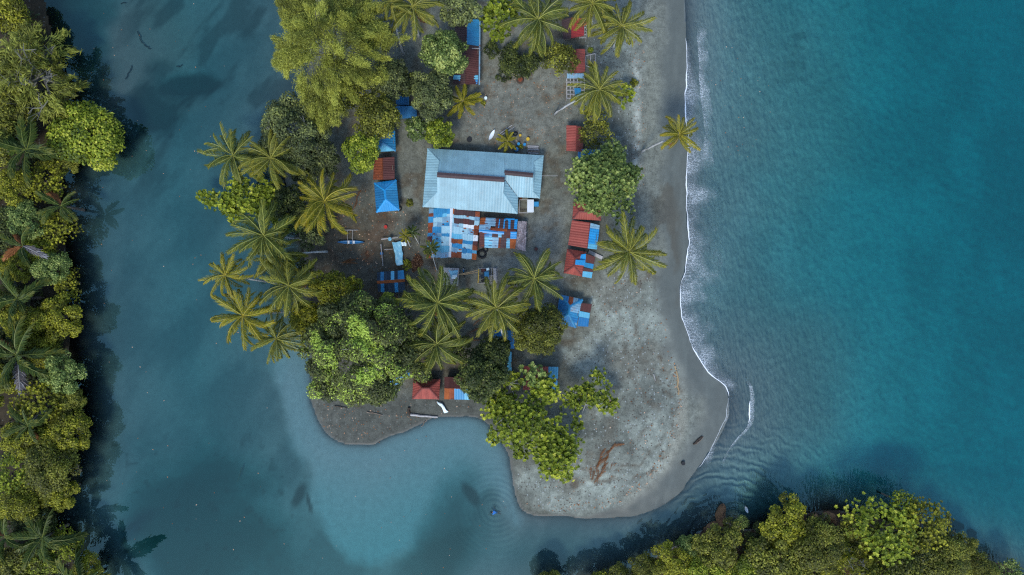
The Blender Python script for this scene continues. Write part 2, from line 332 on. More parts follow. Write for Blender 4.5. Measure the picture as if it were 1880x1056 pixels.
rim = region([(1225, 560), (1250, 655), (1262, 740), (1245, 825), (1210, 890), (1150, 932), (1150, 915), (1200, 870), (1232, 800), (1245, 720), (1238, 660), (1215, 575)], 6, 6, 61)
C = mixc(C, col((0.34, 0.34, 0.30)), 0.35 * rim)
swb = (PY > 690) * (PX < 935) * (sdI > 0) * sstep(560, 600, PX + 0 * PY)
C = mixc(C, mixc(col((0.060, 0.066, 0.060)), col((0.095, 0.103, 0.097)), fbm(PX, PY, 22, 63)), 0.95 * swb * sstep(690, 740, PY))
east = sstep(1060, 1230, PX)
wet = (sdI > 0) * sstep(0.6 + 5.4 * east, 0.2 + 2.2 * east, sdI + (fbm(PX, PY, 30, 65) - .5) * 2.2 * east)
C = mixc(C, mixc(col((0.055, 0.060, 0.055)), col((0.092, 0.108, 0.108)), east), 0.8 * wet)
wr = sdI + (fbm(PX, PY, 22, 66) - .5) * 2.5
wrack = (np.exp(-((wr - 6.2) / .35) ** 2) + .8 * np.exp(-((wr - 8.6) / .3) ** 2) + .6 * np.exp(-((wr - 11.5) / .4) ** 2)) * spit * sstep(.42, .62, fbm(PX, PY, 14, 69))
C = mixc(C, col((0.085, 0.062, 0.042)), np.clip(.75 * wrack, 0, .75))
ripl = sstep(.45, .7, fbm(PX * 1.6 + 40 * fbm(PX, PY, 60, 70), PY * .3, 14, 72)) * beach_all * (1 - spit)
C = mixc(C, C * 1.25, .6 * ripl)
mudw = sstep(0.50, 0.62, fbm(PX * 0.9, PY * 0.35, 22, 67)) * region([(1205, 330), (1240, 340), (1250, 470), (1240, 560), (1215, 480), (1195, 420)], 12, 10, 68)
C = mixc(C, col((0.085, 0.080, 0.064)), 0.7 * mudw)
bed = mixc(col((0.150, 0.200, 0.195)), col((0.25, 0.295, 0.280)), sstep(.3, .7, fbm(PX + .4 * PY, PY * .6, 60, 71, 5)))
bed = mixc(bed, col((0.33, 0.52, 0.515)), 0.95 * shelf); bed = mixc(bed, col((0.25, 0.25, 0.215)), 0.8 * pale_up)
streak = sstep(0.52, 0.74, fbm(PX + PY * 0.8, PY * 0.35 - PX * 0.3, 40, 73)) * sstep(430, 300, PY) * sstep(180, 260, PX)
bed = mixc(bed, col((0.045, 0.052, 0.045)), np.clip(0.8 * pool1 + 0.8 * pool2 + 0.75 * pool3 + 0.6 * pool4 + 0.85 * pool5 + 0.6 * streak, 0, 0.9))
dark_spots = sstep(0.70, 0.76, fbm(PX, PY, 18, 75)) * region([(150, 820), (420, 800), (560, 900), (580, 1060), (200, 1060)], 50, 20, 76)
bed = mixc(bed, col((0.035, 0.045, 0.042)), 0.5 * dark_spots)
spot2 = np.maximum(np.maximum(blob(862, 910, 12, 26, -0.5, 0.35, 5, 77), blob(548, 912, 9, 22, 0.5, 0.4, 6, 78)), blob(566, 925, 4, 20, -0.2, 0.4, 4, 79))
bed = mixc(bed, col((0.04, 0.045, 0.04)), 0.85 * spot2)
bed = mixc(bed, col((0.022, 0.020, 0.014)), np.clip(bank * 1.25, 0, 0.96))  # dark mud by the left bank; darkness of tree reflections put into its colour
seab = mixc(col((0.34, 0.41, 0.39)), col((0.43, 0.51, 0.48)), sstep(.3, .7, fbm(PX, PY * 0.6, 70, 81)))
seab = mixc(seab, col((0.24, 0.27, 0.25)), 0.6 * bar); seab = mixc(seab, col((0.40, 0.42, 0.38)), 0.6 * teal)
smudge = sstep(0.64, 0.74, fbm(PX * 0.45, PY, 20, 83)) * region([(1430, 0), (1600, 0), (1640, 140), (1560, 200), (1440, 160)], 40, 20, 84)
seab = mixc(seab, col((0.10, 0.12, 0.11)), 0.28 * smudge)
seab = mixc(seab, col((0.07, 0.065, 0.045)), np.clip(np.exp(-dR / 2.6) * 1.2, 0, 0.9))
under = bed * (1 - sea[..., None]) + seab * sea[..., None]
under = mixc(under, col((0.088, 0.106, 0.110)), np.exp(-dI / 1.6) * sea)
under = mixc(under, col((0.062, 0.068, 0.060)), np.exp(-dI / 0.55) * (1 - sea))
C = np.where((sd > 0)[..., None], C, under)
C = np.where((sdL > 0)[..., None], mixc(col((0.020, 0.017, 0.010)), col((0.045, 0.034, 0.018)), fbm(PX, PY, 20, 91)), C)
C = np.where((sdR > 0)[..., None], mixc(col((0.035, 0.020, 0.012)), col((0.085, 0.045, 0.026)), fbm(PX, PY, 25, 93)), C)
leafmat = sstep(.55, .68, fbm(PX, PY, 16, 94, 5)) * (sdI > 6) * sstep(1130, 1060, PX) * (1 - .7 * spit)
C = mixc(C, col((0.088, 0.066, 0.042)), .55 * leafmat)
worn = sstep(.50, .66, fbm(PX * .8, PY * 1.2, 45, 95, 3)) * (sdI > 6) * sstep(1130, 1060, PX)
C = mixc(C, C * 1.28, .7 * worn)
C = np.where((sdI > 0)[..., None], C * np.array((.91, .895, .80)), C)
C = np.clip(C, 0, 1)

ny, nx = X.shape
idx = np.arange(ny * nx).reshape(ny, nx)
F = np.stack([idx[:-1, :-1], idx[:-1, 1:], idx[1:, 1:], idx[1:, :-1]], -1).reshape(-1, 4)
m, nt, N, L, B = new_mat('ground')
at = N.new("ShaderNodeAttribute"); at.attribute_name = "gcol"
gm = N.new("ShaderNodeAttribute"); gm.attribute_name = "gmask"
sx = N.new("ShaderNodeSeparateXYZ"); L.new(gm.outputs["Vector"], sx.inputs[0])
tc = N.new("ShaderNodeTexCoord")
def noise_node(scale, detail=5, rough=0.6, vec=None):
    n = N.new("ShaderNodeTexNoise"); n.noise_dimensions = '2D'; n.inputs["Scale"].default_value = scale; n.inputs["Detail"].default_value = detail; n.inputs["Roughness"].default_value = rough
    L.new(vec or tc.outputs["Object"], n.inputs["Vector"]); return n
def mathn(op, a, b=None, c=None):
    n = N.new("ShaderNodeMath"); n.operation = op
    for i, v in enumerate((a, b, c)):
        if v is None: continue
        if isinstance(v, (int, float)): n.inputs[i].default_value = v
        else: L.new(v, n.inputs[i])
    return n.outputs[0]
n1 = noise_node(0.9, 4, 0.7); n2 = noise_node(5.0, 1, 0.75)
f = mathn('ADD', mathn('MULTIPLY', mathn('SUBTRACT', n1.outputs[0], 0.5), 1.4), mathn('MULTIPLY', mathn('SUBTRACT', n2.outputs[0], 0.5), 0.9))
f = mathn('MULTIPLY', f, sx.outputs[0])
mul = mathn('ADD', f, 1.0)
vm = N.new("ShaderNodeVectorMath"); vm.operation = 'SCALE'; L.new(at.outputs["Vector"], vm.inputs[0]); L.new(mul, vm.inputs["Scale"])
# pebbles and shell bits: pale and dark specks
vo = N.new("ShaderNodeTexVoronoi"); vo.voronoi_dimensions = '2D'; vo.inputs["Scale"].default_value = 2.6; L.new(tc.outputs["Object"], vo.inputs["Vector"])
spk = N.new("ShaderNodeValToRGB"); spk.color_ramp.elements[0].position = 0.90; spk.color_ramp.elements[1].position = 0.93
sepc = N.new("ShaderNodeSeparateColor"); L.new(vo.outputs["Color"], sepc.inputs[0]); L.new(sepc.outputs[0], spk.inputs[0])
near = mathn('LESS_THAN', vo.outputs["Distance"], 0.28)
sp = mathn('MULTIPLY', mathn('MULTIPLY', spk.outputs[0], near), sx.outputs[1])
mx1 = N.new("ShaderNodeMix"); mx1.data_type = 'RGBA'; L.new(sp, mx1.inputs[0]); L.new(vm.outputs[0], mx1.inputs[6]); mx1.inputs[7].default_value = (0.27, 0.30, 0.29, 1)
dk = mathn('MULTIPLY', mathn('MULTIPLY', mathn('GREATER_THAN', sepc.outputs[1], 0.91), mathn('LESS_THAN', vo.outputs["Distance"], 0.32)), sx.outputs[1])
mx2 = N.new("ShaderNodeMix"); mx2.data_type = 'RGBA'; L.new(mathn('MULTIPLY', dk, 0.75), mx2.inputs[0]); L.new(mx1.outputs[2], mx2.inputs[6]); mx2.inputs[7].default_value = (0.055, 0.040, 0.030, 1)
L.new(mx2.outputs[2], B.inputs["Base Color"])
rg = mathn('SUBTRACT', 0.95, mathn('MULTIPLY', sx.outputs[2], 0.6)); L.new(rg, B.inputs["Roughness"]); B.inputs["Specular IOR Level"].default_value = 0.35
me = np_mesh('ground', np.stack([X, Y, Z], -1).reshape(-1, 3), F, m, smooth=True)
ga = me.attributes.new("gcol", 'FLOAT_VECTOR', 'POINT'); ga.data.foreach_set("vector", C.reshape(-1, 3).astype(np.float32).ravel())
rough_m = np.where(sd > 0, 1 - 0.8 * wet, 0.35); speck = np.where(sd > 0, np.clip(0.25 + 0.75 * np.maximum(spit, upper) - 0.9 * wet, 0, 1), 0.0)
gb = me.attributes.new("gmask", 'FLOAT_VECTOR', 'POINT'); gb.data.foreach_set("vector", np.stack([rough_m, speck, np.clip(wet, 0, 1)], -1).reshape(-1, 3).astype(np.float32).ravel())
tag(link('ground', me), kind='structure')

# water: a clear, mirroring surface over the bed
ABS_R, ABS_G, ABS_B = 0.54, 0.057, 0.042
SWIM = P(908, 941, 0)
m, nt, N, L, B = new_mat('water'); N.remove(B); OUT = N["Material Output"]
tc = N.new("ShaderNodeTexCoord"); geo = N.new("ShaderNodeNewGeometry")
pos = geo.outputs["Position"]
sxp = N.new("ShaderNodeSeparateXYZ"); L.new(pos, sxp.inputs[0])
mr = N.new("ShaderNodeMapRange"); mr.inputs[1].default_value = 22; mr.inputs[2].default_value = 40; L.new(sxp.outputs[0], mr.inputs[0])
seaf = mr.outputs[0]
mp = N.new("ShaderNodeMapping"); mp.inputs["Scale"].default_value = (1.0, 0.30, 1); mp.inputs["Rotation"].default_value = (0, 0, 0.25); L.new(pos, mp.inputs[0])
w1 = noise_node(1.25, 2, 0.55, mp.outputs[0]); w2 = noise_node(3.4, 0, 0.6, mp.outputs[0])
hs_ = mathn('ADD', mathn('MULTIPLY', w1.outputs[0], 0.8), mathn('MULTIPLY', w2.outputs[0], 0.22))
amp = mathn('ADD', 0.012, mathn('MULTIPLY', seaf, 0.28))
hs_ = mathn('MULTIPLY', hs_, amp)
# rings spreading from the swimmer
dx = mathn('SUBTRACT', sxp.outputs[0], SWIM.x); dy = mathn('SUBTRACT', sxp.outputs[1], SWIM.y)
dd = mathn('SQRT', mathn('ADD', mathn('MULTIPLY', dx, dx), mathn('MULTIPLY', dy, dy)))
nr = noise_node(0.25, 0, 0.5, pos)
ring = mathn('SINE', mathn('ADD', mathn('MULTIPLY', dd, 6.6), mathn('MULTIPLY', nr.outputs[0], 3.0)))
fade = N.new("ShaderNodeMapRange"); fade.inputs[1].default_value = 12; fade.inputs[2].default_value = 0.8; L.new(dd, fade.inputs[0])
hs_ = mathn('ADD', hs_, mathn('MULTIPLY', mathn('MULTIPLY', ring, mathn('POWER', fade.outputs[0], 1.3)), 0.011))
# ripples wrapping round the rocks at the bottom right
RC = P(1330, 1010, 0)
dx2 = mathn('SUBTRACT', sxp.outputs[0], RC.x); dy2 = mathn('SUBTRACT', sxp.outputs[1], RC.y)
d2 = mathn('SQRT', mathn('ADD', mathn('MULTIPLY', dx2, dx2), mathn('MULTIPLY', dy2, dy2)))
n4 = noise_node(0.35, 1, 0.6, pos)
rip = mathn('SINE', mathn('ADD', mathn('MULTIPLY', d2, 4.2), mathn('MULTIPLY', n4.outputs[0], 9.0)))
fd2 = N.new("ShaderNodeMapRange"); fd2.inputs[1].default_value = 26; fd2.inputs[2].default_value = 5; L.new(d2, fd2.inputs[0])
hs_ = mathn('ADD', hs_, mathn('MULTIPLY', mathn('MULTIPLY', rip, fd2.outputs[0]), 0.075))
bp = N.new("ShaderNodeBump"); bp.inputs["Strength"].default_value = 1.0; bp.inputs["Distance"].default_value = 0.28; L.new(hs_, bp.inputs["Height"])
gl = N.new("ShaderNodeBsdfGlossy"); gl.inputs["Roughness"].default_value = 0.02; gl.inputs["Color"].default_value = (0.54, 1.0, 0.93, 1); L.new(bp.outputs[0], gl.inputs["Normal"])
tr = N.new("ShaderNodeBsdfTransparent")
fr = N.new("ShaderNodeFresnel"); fr.inputs["IOR"].default_value = 1.66; L.new(bp.outputs[0], fr.inputs["Normal"])
mx = N.new("ShaderNodeMixShader"); L.new(fr.outputs[0], mx.inputs[0]); L.new(tr.outputs[0], mx.inputs[1]); L.new(gl.outputs[0], mx.inputs[2])
L.new(mx.outputs[0], OUT.inputs["Surface"])
# water column above the bed: light crossing the surface loses red first, then green and blue
wat = N.new("ShaderNodeAttribute"); wat.attribute_name = "depth"
cc = N.new("ShaderNodeCombineColor")
for i_, a_ in enumerate((ABS_R, ABS_G, ABS_B)): L.new(mathn('POWER', math.exp(-a_), wat.outputs["Fac"]), cc.inputs[i_])
L.new(cc.outputs[0], tr.inputs["Color"])
wface = (np.stack([Z[:-1, :-1], Z[:-1, 1:], Z[1:, 1:], Z[1:, :-1]], -1).min(-1) < 0.03).ravel()
Fw = F[wface]; used = np.unique(Fw); remap = np.full(ny * nx, -1); remap[used] = np.arange(len(used))
Vw = np.stack([X, Y, 0 * Z], -1).reshape(-1, 3)[used]
me = np_mesh('water', Vw, remap[Fw], m, smooth=True)
da = me.attributes.new("depth", 'FLOAT', 'POINT'); da.data.foreach_set("value", np.maximum(-Z, 0).ravel()[used].astype(np.float32))
tag(link('water', me), kind='structure')

# foam: a low lip of bubbles where the swash stops, and lace behind it
fm, nt, N, L, B = new_mat('foam_lip')
B.inputs["Base Color"].default_value = (0.80, 0.84, 0.86, 1); B.inputs["Roughness"].default_value = 0.8
fl, nt, N, L, B = new_mat('foam_lace')
B.inputs["Base Color"].default_value = (0.74, 0.82, 0.86, 1); B.inputs["Roughness"].default_value = 0.8
geo = N.new("ShaderNodeNewGeometry"); pos = geo.outputs["Position"]; tc = None
nw_ = noise_node(0.8, 4, 0.7, pos)
vadd = N.new("ShaderNodeVectorMath"); vadd.operation = 'MULTIPLY_ADD'; L.new(nw_.outputs["Color"], vadd.inputs[0]); vadd.inputs[1].default_value = (2.6, 1.3, 0); L.new(pos, vadd.inputs[2])
vo = N.new("ShaderNodeTexVoronoi"); vo.voronoi_dimensions = '2D'; vo.feature = 'DISTANCE_TO_EDGE'; vo.inputs["Scale"].default_value = 2.3; L.new(vadd.outputs[0], vo.inputs["Vector"])
n1 = noise_node(2.6, 3, 0.75, pos); n2 = noise_node(0.20, 2, 0.6, pos)
at = N.new("ShaderNodeAttribute"); at.attribute_name = "fd"
dens = mathn('SUBTRACT', mathn('ADD', mathn('MULTIPLY', n2.outputs[0], 1.5), mathn('MULTIPLY', n1.outputs[0], 0.5)), mathn('ADD', 0.42, mathn('MULTIPLY', at.outputs["Fac"], 0.75)))
wdt = mathn('MULTIPLY', mathn('MAXIMUM', dens, 0.0), 0.22)
al = mathn('MULTIPLY', mathn('SMOOTH_MIN', mathn('MAXIMUM', mathn('DIVIDE', mathn('SUBTRACT', wdt, vo.outputs["Distance"]), 0.10), 0.0), 1.0, 0.1), 0.42)
al = mathn('ADD', al, mathn('MULTIPLY', mathn('MINIMUM', mathn('MAXIMUM', mathn('MULTIPLY', dens, 1.2), 0.0), 1.0), 0.13))
L.new(mathn('MULTIPLY', al, mathn('LESS_THAN', at.outputs["Fac"], 0.995)), B.inputs["Alpha"])

def foam_band(pts_px, width, name, label, lip=0.085, fdmul=1.0, amp=0.25):
    c = spline(pts_px, 10, False); t = np.arange(len(c)); rs = np.random.RandomState(len(c))
    pts = np.array([P(a, b, 0)[:2] for a, b in c])
    jit = (fbm(pts[:, 1] * 1.0, pts[:, 0] * 0.1, 1.6, 4) - 0.5) * 2 * amp
    pts[:, 0] += jit
    root = thing(name, label, 'foam', (float(pts[0, 0]), float(pts[0, 1]), 0.0)); root["kind"] = "stuff"
    base = np.array(root.location)
    # lip
    if lip:
        b = MB(); wl_ = lip * np.clip(1.5 * vnoise(pts[:, 1], pts[:, 0], 1.7, 9) + .5 * vnoise(pts[:, 1], pts[:, 0], 6.0, 5) - .25, .06, 1.3)
        taper = np.minimum(1, np.minimum(t, t[::-1]) / 8.0); wl_ = wl_ * taper + 0.01
        zg = np.array([max(ground_z(*p), 0.0) for p in pts])
        b.tube([(p[0], p[1], zg[i] + 0.02) for i, p in enumerate(pts)], list(wl_), 6, flat=0.5)
        o = b.build('foam_lip', fm, root, base, True); o["kind"] = "stuff"
    nw = 14; W = width if hasattr(width, '__len__') else np.full(len(pts), width)
    W = np.interp(np.linspace(0, 1, len(pts)), np.linspace(0, 1, len(W)), W)
    V = np.zeros((len(pts), nw, 3)); fd = np.zeros((len(pts), nw))
    for j in range(nw):
        q = j / (nw - 1); V[:, j, 0] = pts[:, 0] + q * W; V[:, j, 1] = pts[:, 1]; V[:, j, 2] = 0.012; fd[:, j] = q * fdmul
    ee = np.minimum(t, t[::-1]) / 14.0; fd = np.maximum(fd, (1 - np.minimum(ee, 1))[:, None]); fd[:, -1] = 1
    V -= base[None, None, :]
    ii = np.arange(len(pts) * nw).reshape(len(pts), nw)
    F_ = np.stack([ii[:-1, :-1], ii[:-1, 1:], ii[1:, 1:], ii[1:, :-1]], -1).reshape(-1, 4)
    me = np_mesh('foam_lace', V.reshape(-1, 3), F_, fl); a_ = me.attributes.new("fd", 'FLOAT', 'POINT'); a_.data.foreach_set("value", fd.astype(np.float32).ravel())
    o = link('foam_lace', me, root); o["kind"] = "stuff"
foam_band(FOAM_PX[3:] + [(1338, 728)], [0.5, 1.5, 3.0, 3.5, 4, 5.0, 6.5, 6, 6.5, 7, 6, 5.0, 3.0, 1.0], 'swash_foam', 'long white foam line where the sea washes the right beach')
foam_band([(1275, 40), (1280, 70), (1283, 100), (1284, 150), (1287, 190), (1291, 212), (1294, 240), (1291, 275), (1292, 300)], 1.8, 'swash_foam', 'broken foam streak on the sea right of the beach palm', 0.0, 0.75)
foam_band([(1369, 692), (1375, 715), (1377, 735), (1375, 765), (1371, 785), (1352, 806), (1330, 838), (1322, 858)], [0.5, 0.7, 0.9, 0.7, 0.4, 0.4], 'swash_foam', 'short curved foam line off the tip of the spit', 0.0, 0.55)
foam_band([(1338, 730), (1334, 760), (1322, 790), (1305, 825), (1290, 848), (1282, 858)], [0.5, 0.5, 0.5, 0.8, 1.6, 1.2], 'swash_foam', 'thin faint foam edge curling round the spit tip', 0.02, 0.8)
foam_band([(1376, 735), (1377, 748), (1375.5, 762), (1374, 776)], [0.5, 0.9, 0.5], 'swash_foam', 'small bright foam crest in the middle of the short curved foam line', 0.13, 0.3)

# ------------------------------------------------------------------ vegetation
PAL = {
 'olive':  [(0, (.036, .042, .007)), (.45, (.098, .106, .013)), (.8, (.185, .19, .022)), (1, (.32, .32, .045))],
 'grey':   [(0, (.030, .040, .014)), (.45, (.084, .104, .034)), (.8, (.15, .175, .058)), (1, (.28, .31, .08))],
 'lime':   [(0, (.055, .080, .008)), (.45, (.150, .195, .013)), (.8, (.29, .335, .024)), (1, (.46, .46, .06))],
 'green':  [(0, (.034, .058, .012)), (.45, (.105, .155, .034)), (.8, (.225, .29, .070)), (1, (.42, .46, .13))],
 'dark':   [(0, (.014, .022, .006)), (.45, (.034, .048, .011)), (.8, (.065, .085, .018)), (1, (.14, .16, .03))],
 'yellow': [(0, (.052, .056, .006)), (.45, (.145, .155, .010)), (.8, (.27, .27, .016)), (1, (.42, .40, .035))],
 'wispy':  [(0, (.056, .064, .010)), (.45, (.170, .185, .026)), (.8, (.29, .305, .045)), (1, (.40, .41, .07))],
 'patch':  [(0, (.026, .036, .011)), (.42, (.082, .098, .026)), (.70, (.150, .165, .042)), (.80, (.26, .36, .05)), (1, (.42, .54, .08))],
}
PAL['brush'] = [(0, (.045, .022, .012)), (.45, (.11, .052, .026)), (.8, (.19, .095, .045)), (1, (.28, .16, .09))]
LM = {k: mat_leaf('leaves_' + k, v) for k, v in PAL.items()}

def rot_frames(n, rs, dirs, tilt):
    """leaf frames: normals near dirs, random spin"""
    nrm = dirs + tilt * rs.randn(n, 3); nrm /= np.linalg.norm(nrm, axis=1)[:, None] + 1e-9
    r = rs.randn(n, 3); t = np.cross(nrm, r); t /= np.linalg.norm(t, axis=1)[:, None] + 1e-9
    return nrm, t, np.cross(nrm, t)
def kites(pos, t, b, nrm, ln, wd, fold=0.12):
    n = len(pos); ln = np.broadcast_to(ln, (n,))[:, None]; wd = np.broadcast_to(wd, (n,))[:, None]
    V = np.stack([pos - t * ln * .5, pos + b * wd * .5 + nrm * wd * fold, pos + t * ln * .5, pos - b * wd * .5 + nrm * wd * fold], 1)
    return V.reshape(-1, 3)
def clump_leaves(clumps, rs, style, dens=1.0, ls=1.0):
    Vs, As = [], []
    for (cx, cy, cz, r, val) in clumps:
        c = np.array((cx, cy, cz))
        if style == 'rosette':
            n = max(4, int(8.5 * dens * r * r)); d = rs.randn(n, 3); d[:, 2] = np.abs(d[:, 2]) * 1.1 - 0.25; d /= np.linalg.norm(d, axis=1)[:, None]
            ctr = c + d * r * (0.15 + 1.05 * rs.rand(n, 1) ** .7) * np.array((1.1, 1.1, .6)); k = 7
            up = d * 0.5 + np.array((0, 0, 1.0)) + 0.3 * rs.randn(n, 3); up /= np.linalg.norm(up, axis=1)[:, None]
            nr, t0, b0 = rot_frames(n, rs, up, 0.05); rv = np.clip(val + 0.20 * rs.randn(n), 0, 1)
            for i in range(k):
                a = 2 * math.pi * (i + 0.5 * rs.rand(n)) / k; t = t0 * np.cos(a)[:, None] + b0 * np.sin(a)[:, None]
                el = 0.15 + 0.55 * rs.rand(n)[:, None]; t = t * np.cos(el) + nr * np.sin(el); bb = np.cross(nr, t); bb /= np.linalg.norm(bb, axis=1)[:, None]; nn = np.cross(t, bb)
                ln = ls * (0.36 + 0.18 * rs.rand(n)); Vs.append(kites(ctr + t * ln[:, None] * 0.5, t, bb, nn, ln, ln * 0.58)); As.append(np.clip(rv + 0.10 * rs.randn(n), 0, 1))
        elif style == 'feather':
            n = max(10, int(120 * dens * r * r)); mc = np.mean([q[:3] for q in clumps], 0); ax = (c - mc) * np.array((1, 1, .5)); ax = ax / (np.linalg.norm(ax) + .3) + .35 * rs.randn(3) + np.array((0, 0, .25)); ax /= np.linalg.norm(ax)
            s0 = rs.rand(n, 1) ** .8; ctr = c + ax * (s0 - .4) * 1.7 * r + np.array((0, 0, -1)) * (s0 ** 2) * .45 * r + rs.randn(n, 3) * .36 * r * (1.05 - .75 * s0)
            t = ax + np.array((0, 0, -0.25)) + 0.55 * rs.randn(n, 3); t /= np.linalg.norm(t, axis=1)[:, None]
            b = np.cross(t, np.array((0, 0, 1.0)) + 0.4 * rs.randn(n, 3)); b /= np.linalg.norm(b, axis=1)[:, None] + 1e-9
            ln = ls * (0.35 + 0.40 * rs.rand(n)); Vs.append(kites(ctr, t, b, np.cross(t, b), ln, 0.09 * ls + 0 * ln)); As.append(np.clip(val + 0.20 * rs.randn(n) + .12 * (s0[:, 0] - .5), 0, 1))
        else:
            n = max(12, int(160 * dens * r * r / (ls * ls))); d = rs.randn(n, 3); d[:, 2] = np.abs(d[:, 2]) - 0.3; d /= np.linalg.norm(d, axis=1)[:, None]
            ctr = c + d * r * (0.62 + 0.42 * rs.rand(n, 1) ** 1.5) * np.array((1, 1, .8))
            nr, t, b = rot_frames(n, rs, d * 0.7 + np.array((0, 0, .7)), 0.42); ln = ls * (0.24 + 0.22 * rs.rand(n))
            a_ = np.clip(val + 0.22 * rs.randn(n), 0, 1); w_ = rs.rand(n) < .05; a_[w_] = np.clip(val + .35 + .2 * rs.rand(int(w_.sum())), 0, 1); Vs.append(kites(ctr, t, b, nr, ln, ln * 0.62)); As.append(a_)  # a few brighter leaves: leaf highlights put into the colour at random
    return np.concatenate(Vs), np.concatenate(As)
def dome_clumps(R, hz, n, rs, rc=0.27, low=0.0, lobes=0.18, shape=1.0):
    """clump centres over an uneven dome; local coords, crown base plane z=0"""
    out = []; ph = rs.rand(4) * 6.28
    for i in range(n):
        u = (i + 0.5) / n; z = 1 - u * (1.0 - low); a = i * 2.39996 + 0.5 * rs.rand()
        rr = math.sqrt(max(0, 1 - max(z, 0) ** 2)) ** shape
        lob = 1 - lobes + lobes * (math.sin(2 * a + ph[0]) * .5 + math.sin(3 * a + ph[1]) * .35 + math.sin(5 * a + ph[2]) * .3) + 0.10 * rs.randn()
        r = R * rc * (0.55 + 0.75 * rs.rand()); q = max(R - r * 0.75, 0.1) * rr * lob; a += .35 * rs.randn() * (1 - u)
        out.append([q * math.cos(a), q * math.sin(a), hz * z * (0.62 + 0.5 * rs.rand()), r, float(np.clip(0.42 + 0.20 * rs.randn(), 0.05, 0.78))])
    return out
def limbs_mesh(base, top, clumps, rs, r0, nl=7, twig=0, mat='barkdark', twigr=0.05):
    b = MB(); base = Vector(base); top = Vector(top); mid = base.lerp(top, 0.5) + Vector((rs.randn(), rs.randn(), 0)) * 0.25
    b.tube([base, base.lerp(mid, 0.35), mid, top], [r0 * 1.35, r0, r0 * .85, r0 * .65], 7)
    pick = rs.permutation(len(clumps))[:nl]
    for i in pick:
        c = Vector(clumps[i][:3]); st = top.lerp(mid, 0.5 * rs.rand()); m_ = st.lerp(c, 0.55) + Vector((0, 0, -0.12 * (c - st).length)) + Vector(rs.randn(3)) * 0.2
        b.tube([st, m_, c], [r0 * .5, r0 * .3, r0 * .12], 5)
    for i in range(twig):
        c0 = clumps[pick[rs.randint(len(pick))]]; c = Vector(c0[:3]); d = Vector(rs.randn(3)); d.z = abs(d.z) * 0.7 + 0.25; d.normalize()
        e = c + d * c0[3] * (0.9 + 0.45 * rs.rand()); m_ = c.lerp(e, 0.5) + Vector(rs.randn(3)) * 0.18
        b.tube([c, m_, e], [twigr, twigr * .8, twigr * .35], 4)
        for q in range(2):
            e2 = m_.lerp(e, 0.4) + Vector(rs.randn(3)) * 0.45; b.tube([m_, e2], [twigr * .6, twigr * .25], 3)
    return b
def add_tree(px, py, rpx, zc, pal, label, style='leaf', hz=0.75, n=34, rc=0.27, dens=1.0, ls=1.0, low=0.0, group=None, seed=None, twig=0, lean=(0, 0), accents=(), extra=(), name='broadleaf_tree', bark='barkdark', lobes=0.18, gaps=(), aspect=(1, 1), cat='tree', vshift=0.0, limbs=7):
    seed = seed if seed is not None else int(px * 7 + py * 13); rs = np.random.RandomState(seed & 0xffff)
    R = rpx * S * (H - zc) / H; hh = R * hz
    c = P(px, py, zc); bx, by = c.x - lean[0], c.y - lean[1]; bz = ground_z(bx, by)
    root = thing(name, label, cat, (bx, by, bz), group); base = Vector((bx, by, bz))
    cl = dome_clumps(R, hh, n, rs, rc, low, lobes)
    z0 = zc - hh * 0.45
    for q in cl: q[0] = q[0] * aspect[0] + c.x; q[1] = q[1] * aspect[1] + c.y; q[2] += z0; q[4] = min(max(q[4] + vshift, 0.02), 0.78)
    for (ex, ey, er, ez) in extra:
        e = P(ex, ey, ez); rr = er * S * (H - ez) / H
        for q in dome_clumps(rr, rr * 0.6, max(4, int(n * (er / rpx) ** 1.3)), rs, 0.42): cl.append([q[0] + e.x, q[1] + e.y, q[2] + ez - rr * .3, q[3], q[4]])
    V, A = clump_leaves(cl, rs, style, dens, ls)
    k = S * (H - V[:, 2].reshape(-1, 4)[:, 0]) / H; lx = V[:, 0].reshape(-1, 4)[:, 0] / k + 940; ly = 528 - V[:, 1].reshape(-1, 4)[:, 0] / k
    for (ax, ay, ar) in accents:
        w = np.sqrt((lx - ax) ** 2 + (ly - ay) ** 2) < ar * (0.75 + 0.5 * rs.rand(len(lx))); w &= rs.rand(len(lx)) < 0.85
        A[w] = 0.82 + 0.18 * rs.rand(int(w.sum()))
    keep = np.ones(len(lx), bool)
    for (gx, gy, gr) in gaps: keep &= ~((np.sqrt((lx - gx) ** 2 + (ly - gy) ** 2) < gr * (0.8 + 0.4 * rs.rand(len(lx)))) & (rs.rand(len(lx)) < 0.9))
    V = V.reshape(-1, 4, 3)[keep].reshape(-1, 3); A = A[keep]
    V = V - np.array(base)[None]
    me = np_mesh('crown', V, np.arange(len(V)).reshape(-1, 4), LM[pal], A)
    link('crown', me, root)
    lb = limbs_mesh(base - Vector((0, 0, .3)), (c.x, c.y, z0 + hh * 0.1), cl, rs, 0.10 + 0.028 * R, limbs, twig)
    lb.build('trunk', M[bark], root, base)
    return root

